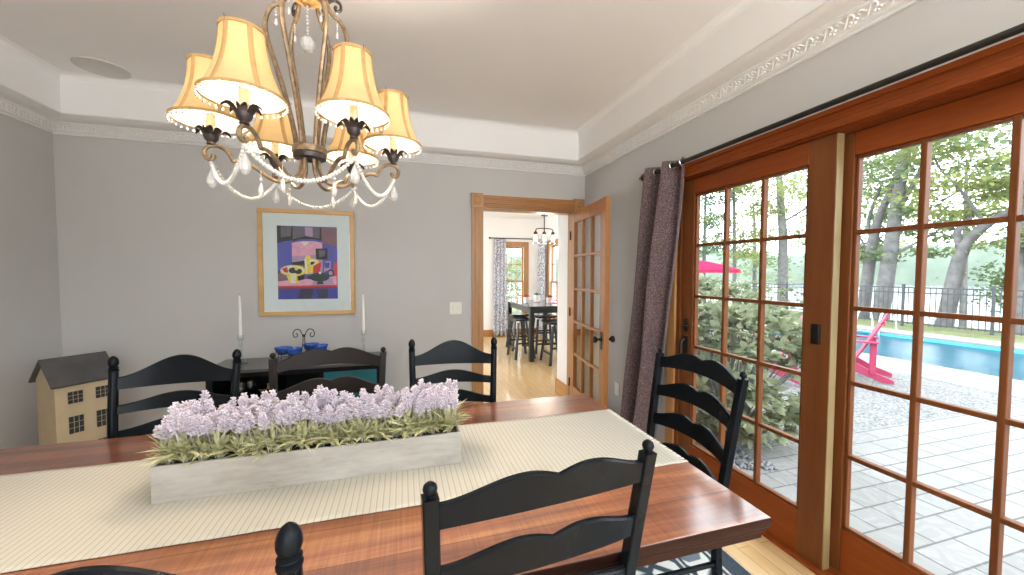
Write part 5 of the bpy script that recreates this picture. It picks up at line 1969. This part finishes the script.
    dup(a, (5.15, 4.3, GZ), math.radians(42), 'red slatted garden chair half hidden behind the leafy shrub', 'red slatted garden chairs')
    dup(a, (7.0, 7.9, GZ), math.radians(150), 'red garden chair near the red parasol beyond the shrub', 'red slatted garden chairs')
    # parasol
    u = thing('parasol', 'red garden parasol seen over the shrub', 'parasol', (7.75, 8.75, GZ - 0.1))
    MB().tube([(0, 0, 0), (0, 0, 2.05)], 0.02, 10).build('pole', 'dark_hardware', u)
    MB().lathe([(0.24, 0.0), (0.24, 0.05), (0.06, 0.08), (0.03, 0.25)], (0, 0, 0), 20).build('base', 'dark_hardware', u)
    m = MB()
    rows = []
    for r, z in ((0.02, 2.0), (0.35, 1.95), (0.75, 1.85), (1.12, 1.72), (1.13, 1.64)):
        rows.append([(r * math.cos(2 * PI * k / 8), r * math.sin(2 * PI * k / 8), z) for k in range(8)])
    o = m.loft(rows, True).build('canopy', 'canopy_red', u, smooth=False)
    for k in range(8):
        a = 2 * PI * k / 8
        MB().tube([(0.03 * math.cos(a), 0.03 * math.sin(a), 1.98), (1.11 * math.cos(a), 1.11 * math.sin(a), 1.71)], 0.007, 5).build('rib', 'dark_hardware', u)
    MB().ball((0, 0, 2.08), 0.03, 10).build('finial', 'dark_hardware', u)

    # rhododendrons by the glass
    def shrub(label, x, y, rx, ry, hgt, n, group, seed):
        s = thing('rhododendron_shrub', label, 'shrub', (x, y, GZ), group=group)
        rng = np.random.default_rng(seed)
        # whorls of leaves on the tips of branching stems
        nw = n // 9
        v = rng.normal(size=(nw, 3))
        v /= np.linalg.norm(v, axis=1)[:, None]
        rad = rng.uniform(0.55, 1.0, nw) ** 0.6
        v = np.sign(v) * np.abs(v) ** 0.72
        c = v * rad[:, None] * np.array([rx, ry, hgt * 0.5]) + np.array([0, 0, hgt * 0.54])
        c[:, 2] = np.maximum(c[:, 2], 0.12)
        pos = np.repeat(c, 9, 0)
        a = np.tile(np.arange(9) * 2 * PI / 9, nw) + np.repeat(rng.uniform(0, 6.28, nw), 9)
        el = rng.uniform(-0.45, 0.9, nw * 9)
        d = np.stack([np.cos(a) * np.cos(el), np.sin(a) * np.cos(el), np.sin(el)], 1) + np.repeat(v, 9, 0) * 0.45
        leaves('foliage', pos, d, np.tile([[0, 0, 1.0]], (nw * 9, 1)) + 0.6 * rng.normal(size=(nw * 9, 3)), rng.uniform(0.08, 0.15, nw * 9), rng.uniform(0.038, 0.062, nw * 9), 'leaf_rhodo', s, 0.1, 0.12)
        m = MB()
        for k in range(0, nw, 3):
            p = Vector(c[k])
            b = Vector((p.x * 0.12, p.y * 0.12, 0))
            m.tube([b, b.lerp(p, 0.5) + Vector((0, 0, 0.06)), p], [0.010, 0.007, 0.003], 5)
        m.build('stems', 'bark', s)
    shrub('leafy rhododendron shrub close outside the sliding patio door', 2.98, 2.86, 0.56, 0.62, 1.22, 3000, None, 3)
    shrub('leafy rhododendron shrub behind the closest one towards the pool', 3.85, 4.05, 0.55, 0.55, 1.42, 2600, None, 4)
    shrub('yellow green low shrub in front of the fence corner', 14.6, 11.9, 1.0, 0.9, 0.95, 900, None, 9)

    # trees on the bank
    def tree(label, base, trunks, clusters, leafm, n, size, group, flat=0.3):
        b = Vector(base)
        s = thing('tree', label, 'tree', base, group=group)
        m = MB()
        for path, r0, r1 in trunks:
            P = smoothpath([Vector(p) - b for p in path], 4)
            k = len(P)
            m.tube(P, [r0 + (r1 - r0) * (i / (k - 1)) ** 0.8 for i in range(k)], 9)
        m.build('trunk', 'bark', s)
        pos, nr = [], []
        for (cx, cy, cz, r) in clusters:
            v = RNG.normal(size=(n, 3)) * np.array([r, r, r * flat]) * 0.55
            pos.append(v + np.array([cx, cy, cz]) - np.array(base))
        pos = np.concatenate(pos)
        k = len(pos)
        d = rdir(k)
        d[:, 2] *= 0.4
        nn = np.tile([[0, 0, 1.0]], (k, 1)) + 0.7 * RNG.normal(size=(k, 3))
        L = RNG.uniform(0.7, 1.25, k) * size
        leaves('foliage', pos, d, nn, L, L * 0.62, leafm, s, 0.06, 0.15)

    def spread(cx, cy, z0, z1, R, k, r):
        out = []
        for i in range(k):
            a = random.uniform(0, 2 * PI)
            q = R * math.sqrt(random.random())
            out.append((cx + q * math.cos(a), cy + q * math.sin(a), random.uniform(z0, z1), r * random.uniform(0.7, 1.25)))
        return out
    G = 'trees along the lake bank'
    tree('leaning grey trunk tree left of the twin trunks seen through the fixed door', (15.6, 9.45, -0.3),
         [([(15.6, 9.45, -0.35), (15.6, 9.24, 2.39), (15.6, 9.04, 3.4), (15.6, 8.69, 4.4), (15.8, 8.5, 5.6)], 0.2, 0.07),
          ([(15.6, 9.2, 2.5), (15.9, 9.55, 3.14), (15.9, 9.4, 3.9), (15.8, 9.1, 4.6)], 0.08, 0.04),
          ([(15.6, 9.3, 1.9), (16.2, 9.9, 2.6), (16.6, 10.4, 3.0)], 0.06, 0.02)],
         spread(15.9, 9.3, 3.0, 6.8, 1.9, 26, 0.85) + spread(16.4, 9.6, 1.7, 2.8, 1.5, 8, 0.7), 'leaf_green', 120, 0.15, G)
    tree('thick straight grey tree in the middle of the fixed door view', (15.4, 8.8, -0.3),
         [([(15.4, 8.83, -0.35), (15.4, 8.61, 2.18), (15.4, 8.48, 3.79), (15.4, 8.31, 5.33), (15.5, 8.25, 8)], 0.25, 0.1),
          ([(15.4, 8.5, 3.4), (15.5, 8.2, 4.1), (15.6, 7.9, 5.0), (15.7, 7.5, 6.2)], 0.1, 0.04),
          ([(15.4, 8.55, 2.0), (15.8, 8.0, 2.5), (16.1, 7.6, 2.9)], 0.05, 0.02)],
         spread(15.8, 8.0, 4.2, 8.5, 2.2, 26, 0.9) + spread(16.2, 8.2, 2.0, 3.4, 1.2, 6, 0.6), 'leaf_green', 120, 0.15, G)
    tree('bent forked tree leaning over the fence with pale yellow leaves', (15.5, 7.26, -0.3),
         [([(15.5, 7.3, -0.35), (15.5, 7.1, 1.37), (15.5, 6.93, 2.2), (15.5, 6.55, 2.75), (15.5, 6.15, 3.05), (15.6, 5.4, 3.6)], 0.21, 0.07),
          ([(15.5, 6.98, 2.1), (15.5, 7.1, 2.6), (15.5, 6.95, 2.82), (15.6, 6.8, 3.3)], 0.12, 0.04),
          ([(15.5, 6.56, 2.8), (15.5, 7.08, 3.83), (15.5, 7.53, 4.55), (15.6, 7.8, 5.2)], 0.05, 0.02),
          ([(15.5, 7.08, 3.83), (15.7, 7.6, 3.6), (15.8, 8.1, 3.7)], 0.03, 0.012)],
         spread(15.8, 6.6, 3.2, 7.0, 1.7, 30, 0.8) + spread(16.0, 5.9, 1.3, 2.6, 0.8, 7, 0.6) + spread(15.6, 6.2, 2.9, 4.2, 0.9, 8, 0.6), 'leaf_spring', 115, 0.14, G, 0.25)
    tree('dark green tree at the edge of the view past the forked tree', (15.5, 5.8, -0.3),
         [([(15.5, 5.86, -0.35), (15.5, 5.96, 2.04), (15.5, 6.05, 5.45), (15.6, 6.0, 8)], 0.17, 0.08)],
         spread(15.7, 5.1, 1.6, 7.5, 0.75, 24, 0.7), 'leaf_pine', 120, 0.15, G)
    tree('curving grey tree seen through the last column of the sliding door', (20.0, 15.9, -0.8),
         [([(20.0, 15.86, -0.9), (20.0, 15.97, 3.22), (20.0, 16.13, 4.88), (20.0, 16.33, 7.4), (20.2, 16.5, 10)], 0.27, 0.12),
          ([(20.0, 16.0, 4.2), (20.6, 15.2, 4.9), (21, 14.6, 5.8)], 0.07, 0.03)],
         spread(20.6, 15.2, 4.5, 11.5, 2.6, 24, 0.9) + spread(20.6, 16.8, 3.0, 9.5, 1.6, 14, 0.8), 'leaf_spring', 90, 0.17, G)
    tree('slim tree left of the curving one seen through the sliding door', (18.5, 17.6, -1.0),
         [([(18.5, 17.6, -1.2), (18.5, 17.7, 3.2), (18.4, 17.9, 9)], 0.13, 0.06), ([(18.5, 17.7, 3), (19.2, 17.3, 4.0), (19.8, 16.9, 4.6)], 0.05, 0.02)],
         spread(18.7, 17.4, 2.2, 10, 1.9, 44, 0.95), 'leaf_spring', 110, 0.17, G)
    tree('blue green pine like tree behind the red parasol', (16.7, 18.6, -1.0),
         [([(16.7, 18.6, -1.2), (16.7, 18.6, 4), (16.7, 18.5, 10)], 0.2, 0.06), ([(17.4, 18.8, -1.4), (17.4, 18.8, 9)], 0.13, 0.05)],
         spread(16.7, 18.4, 2.4, 10.5, 1.5, 50, 0.95), 'leaf_pine', 120, 0.18, G)
    tree('pale tree low on the bank behind the slim tree', (22.5, 19.8, -3.5),
         [([(22.5, 19.8, -3.8), (22.5, 19.9, 3), (22.4, 20, 6)], 0.18, 0.06)],
         spread(22.4, 19.6, -0.5, 4.0, 2.4, 16, 1.1), 'leaf_green', 90, 0.2, G)
    tree('pale tree low on the bank behind the leaning grey tree', (23.5, 14.6, -3.6),
         [([(23.5, 14.6, -3.9), (23.5, 14.6, 3), (23.4, 14.4, 7)], 0.18, 0.06)],
         spread(23.0, 14.4, 2.5, 8.5, 2.6, 20, 1.2), 'leaf_spring', 90, 0.2, G)
    tree('feathery tree low on the bank behind the bent forked tree', (24.0, 10.6, -3.8),
         [([(24.0, 10.6, -4.0), (24.0, 10.7, 2), (24, 10.8, 6)], 0.16, 0.05)],
         spread(23.6, 10.8, 3.0, 9.5, 2.4, 20, 1.1), 'leaf_spring', 90, 0.2, G)
    tree('young bushy tree just behind the fence posts', (16.2, 6.35, -0.4),
         [([(16.2, 6.35, -0.5), (16.1, 6.3, 1.0), (16.0, 6.1, 1.8)], 0.05, 0.02)],
         spread(16.1, 6.2, 0.5, 1.9, 0.55, 9, 0.5), 'leaf_green', 90, 0.12, G)
    # greenery beyond the breakfast room windows
    for k, (x, y, lab) in enumerate([(3.4, 13.5, 'bushy tree outside the breakfast room end window'), (7.2, 12.5, 'bushy tree outside the breakfast room side window'), (1.2, 15.0, 'bushy tree farther off the breakfast room end window')]):
        tree(lab, (x, y, GZ), [([(x, y, -0.2), (x, y, 2.0), (x, y, 4)], 0.12, 0.05)], spread(x, y, 0.3, 3.6, 1.2, 16, 0.9), 'leaf_green', 80, 0.16, 'trees outside the breakfast room')
    # terrace behind the viewer that the added rear opening looks on to
    m = MB().bx(-12, xw, -14, BY - 0.14, GZ - 0.05, GZ).bx(-12, LX - 0.14, BY - 0.14, 12, GZ - 0.05, GZ)
    m.bx(LX - 0.2, 3.1, 8.32, 9.15, GZ - 0.05, GZ)
    struct(m.build('terrace_ground', 'terrace', smooth=False), 'pale terrace on the other sides of the house', 'terrace')


outdoors()


# ================================================================== LIGHT, SKY, CAMERA
def lights():
    w = bpy.data.worlds.new('World')
    S.world = w
    w.use_nodes = True
    nt = w.node_tree
    bg = nt.nodes['Background']
    tc = N(nt, 'ShaderNodeTexCoord')
    sp = N(nt, 'ShaderNodeSeparateXYZ')
    nt.links.new(tc.outputs['Generated'], sp.inputs[0])
    c = ramp(nt, sp.outputs[2], [(0.0, (0.88, 0.95, 1.0)), (0.35, (0.86, 0.94, 1.0)), (1.0, (0.78, 0.9, 1.0))])
    nt.links.new(c, bg.inputs[0])
    bg.inputs[1].default_value = SKY
    s = bpy.data.lights.new('sun', 'SUN')
    s.energy = SUN
    s.angle = 0.06
    s.color = (1.0, 0.95, 0.86)
    so = bpy.data.objects.new('sun', s)
    COL.objects.link(so)
    d = Vector((-1.0, 0.30, -1.75))     # travels from over the lake down onto the patio
    so.rotation_euler = d.to_track_quat('-Z', 'Y').to_euler()
    # two unseen floor lamps added by the rear wall to brighten the ceiling
    for k, (x, y, lab) in enumerate([(1.5, -1.75, 'dark bowl fill lamp added unseen behind the viewer in the patio side corner'), (0.3, -1.8, 'dark bowl fill lamp added unseen behind the viewer by the rear opening')]):
        t = thing('fill_floor_lamp', lab, 'fill lamp', (x, y, 0))
        MB().lathe([(0.001, 0), (0.14, 0), (0.14, 0.015), (0.03, 0.03), (0.012, 0.05)], (0, 0, 0), 28).build('base', 'dark_bronze', t)
        MB().tube([(0, 0, 0.03), (0, 0, 1.72)], 0.011, 10).build('pole', 'dark_bronze', t)
        MB().lathe([(0.02, 1.70), (0.08, 1.72), (0.14, 1.77), (0.165, 1.83), (0.16, 1.83), (0.135, 1.778), (0.075, 1.73), (0.001, 1.715)], (0, 0, 0), 30, False).build('bowl', 'dark_bronze', t)
        L = bpy.data.lights.new('fill_up_light', 'POINT')
        L.energy = FILL_UP * (1.5 if k == 0 else 0.8)
        L.color = (1.0, 0.97, 0.95)
        L.shadow_soft_size = 0.05
        lo = bpy.data.objects.new('fill_up_light', L)
        COL.objects.link(lo)
        lo.parent = t
        lo.location = (0, 0, 1.80)
    # unseen ceiling downlights added behind the viewer as extra fill
    for k, (x, y) in enumerate([(1.0, -1.2), (-1.0, -1.2)]):
        t = thing('fill_downlight', 'added unseen ceiling downlight behind the viewer', 'ceiling light', (x, y, CZ), group='added fill downlights behind the viewer')
        MB().lathe([(0.085, 0), (0.085, -0.006), (0.065, -0.010), (0.062, 0.0)], (0, 0, 0), 28, False).build('trim_ring', 'white_paint', t)
        MB().lathe([(0.062, -0.004), (0.001, -0.0045)], (0, 0, 0), 28, False).build('lens', 'fill_lens', t)
        L = bpy.data.lights.new('downlight', 'AREA')
        L.shape = 'DISK'
        L.size = 0.12
        L.energy = FILL_DOWN
        L.color = (1.0, 0.96, 0.9)
        lo = bpy.data.objects.new('downlight', L)
        COL.objects.link(lo)
        lo.parent = t
        lo.location = (0, 0, -0.03)


SKY, SUN, FILL_DOWN = 6.5, 1.2, 8
FILL_UP = 150  # strength of the added uplights
lights()


def camera():
    c = bpy.data.cameras.new('camera')
    c.sensor_width = 36
    c.lens = 379.9 / 1024 * 36
    c.clip_start = 0.02
    c.clip_end = 2000
    o = bpy.data.objects.new('camera', c)
    COL.objects.link(o)
    yaw, pitch, roll = 0.27965, -0.03988, 0.0023777
    f = Vector((math.sin(yaw) * math.cos(pitch), math.cos(yaw) * math.cos(pitch), math.sin(pitch)))
    r = Vector((math.cos(yaw), -math.sin(yaw), 0))
    u = r.cross(f)
    r2 = r * math.cos(roll) + u * math.sin(roll)
    u2 = -r * math.sin(roll) + u * math.cos(roll)
    M = Matrix((r2, u2, -f)).transposed().to_4x4()
    M.translation = Vector((0, 0, 1.42))
    o.matrix_world = M
    S.camera = o


camera()
vs = S.view_settings
vs.view_transform = 'Standard'
vs.look = 'None'
vs.gamma = 1.0
vs.use_curve_mapping = False
vs.exposure = 0.2
S.cycles.use_denoising = True
S.cycles.max_bounces = 14
S.cycles.diffuse_bounces = 7
S.cycles.glossy_bounces = 5
S.cycles.transmission_bounces = 8
S.cycles.transparent_max_bounces = 16
S.cycles.sample_clamp_indirect = 8
S.cycles.caustics_reflective = False
S.cycles.caustics_refractive = False
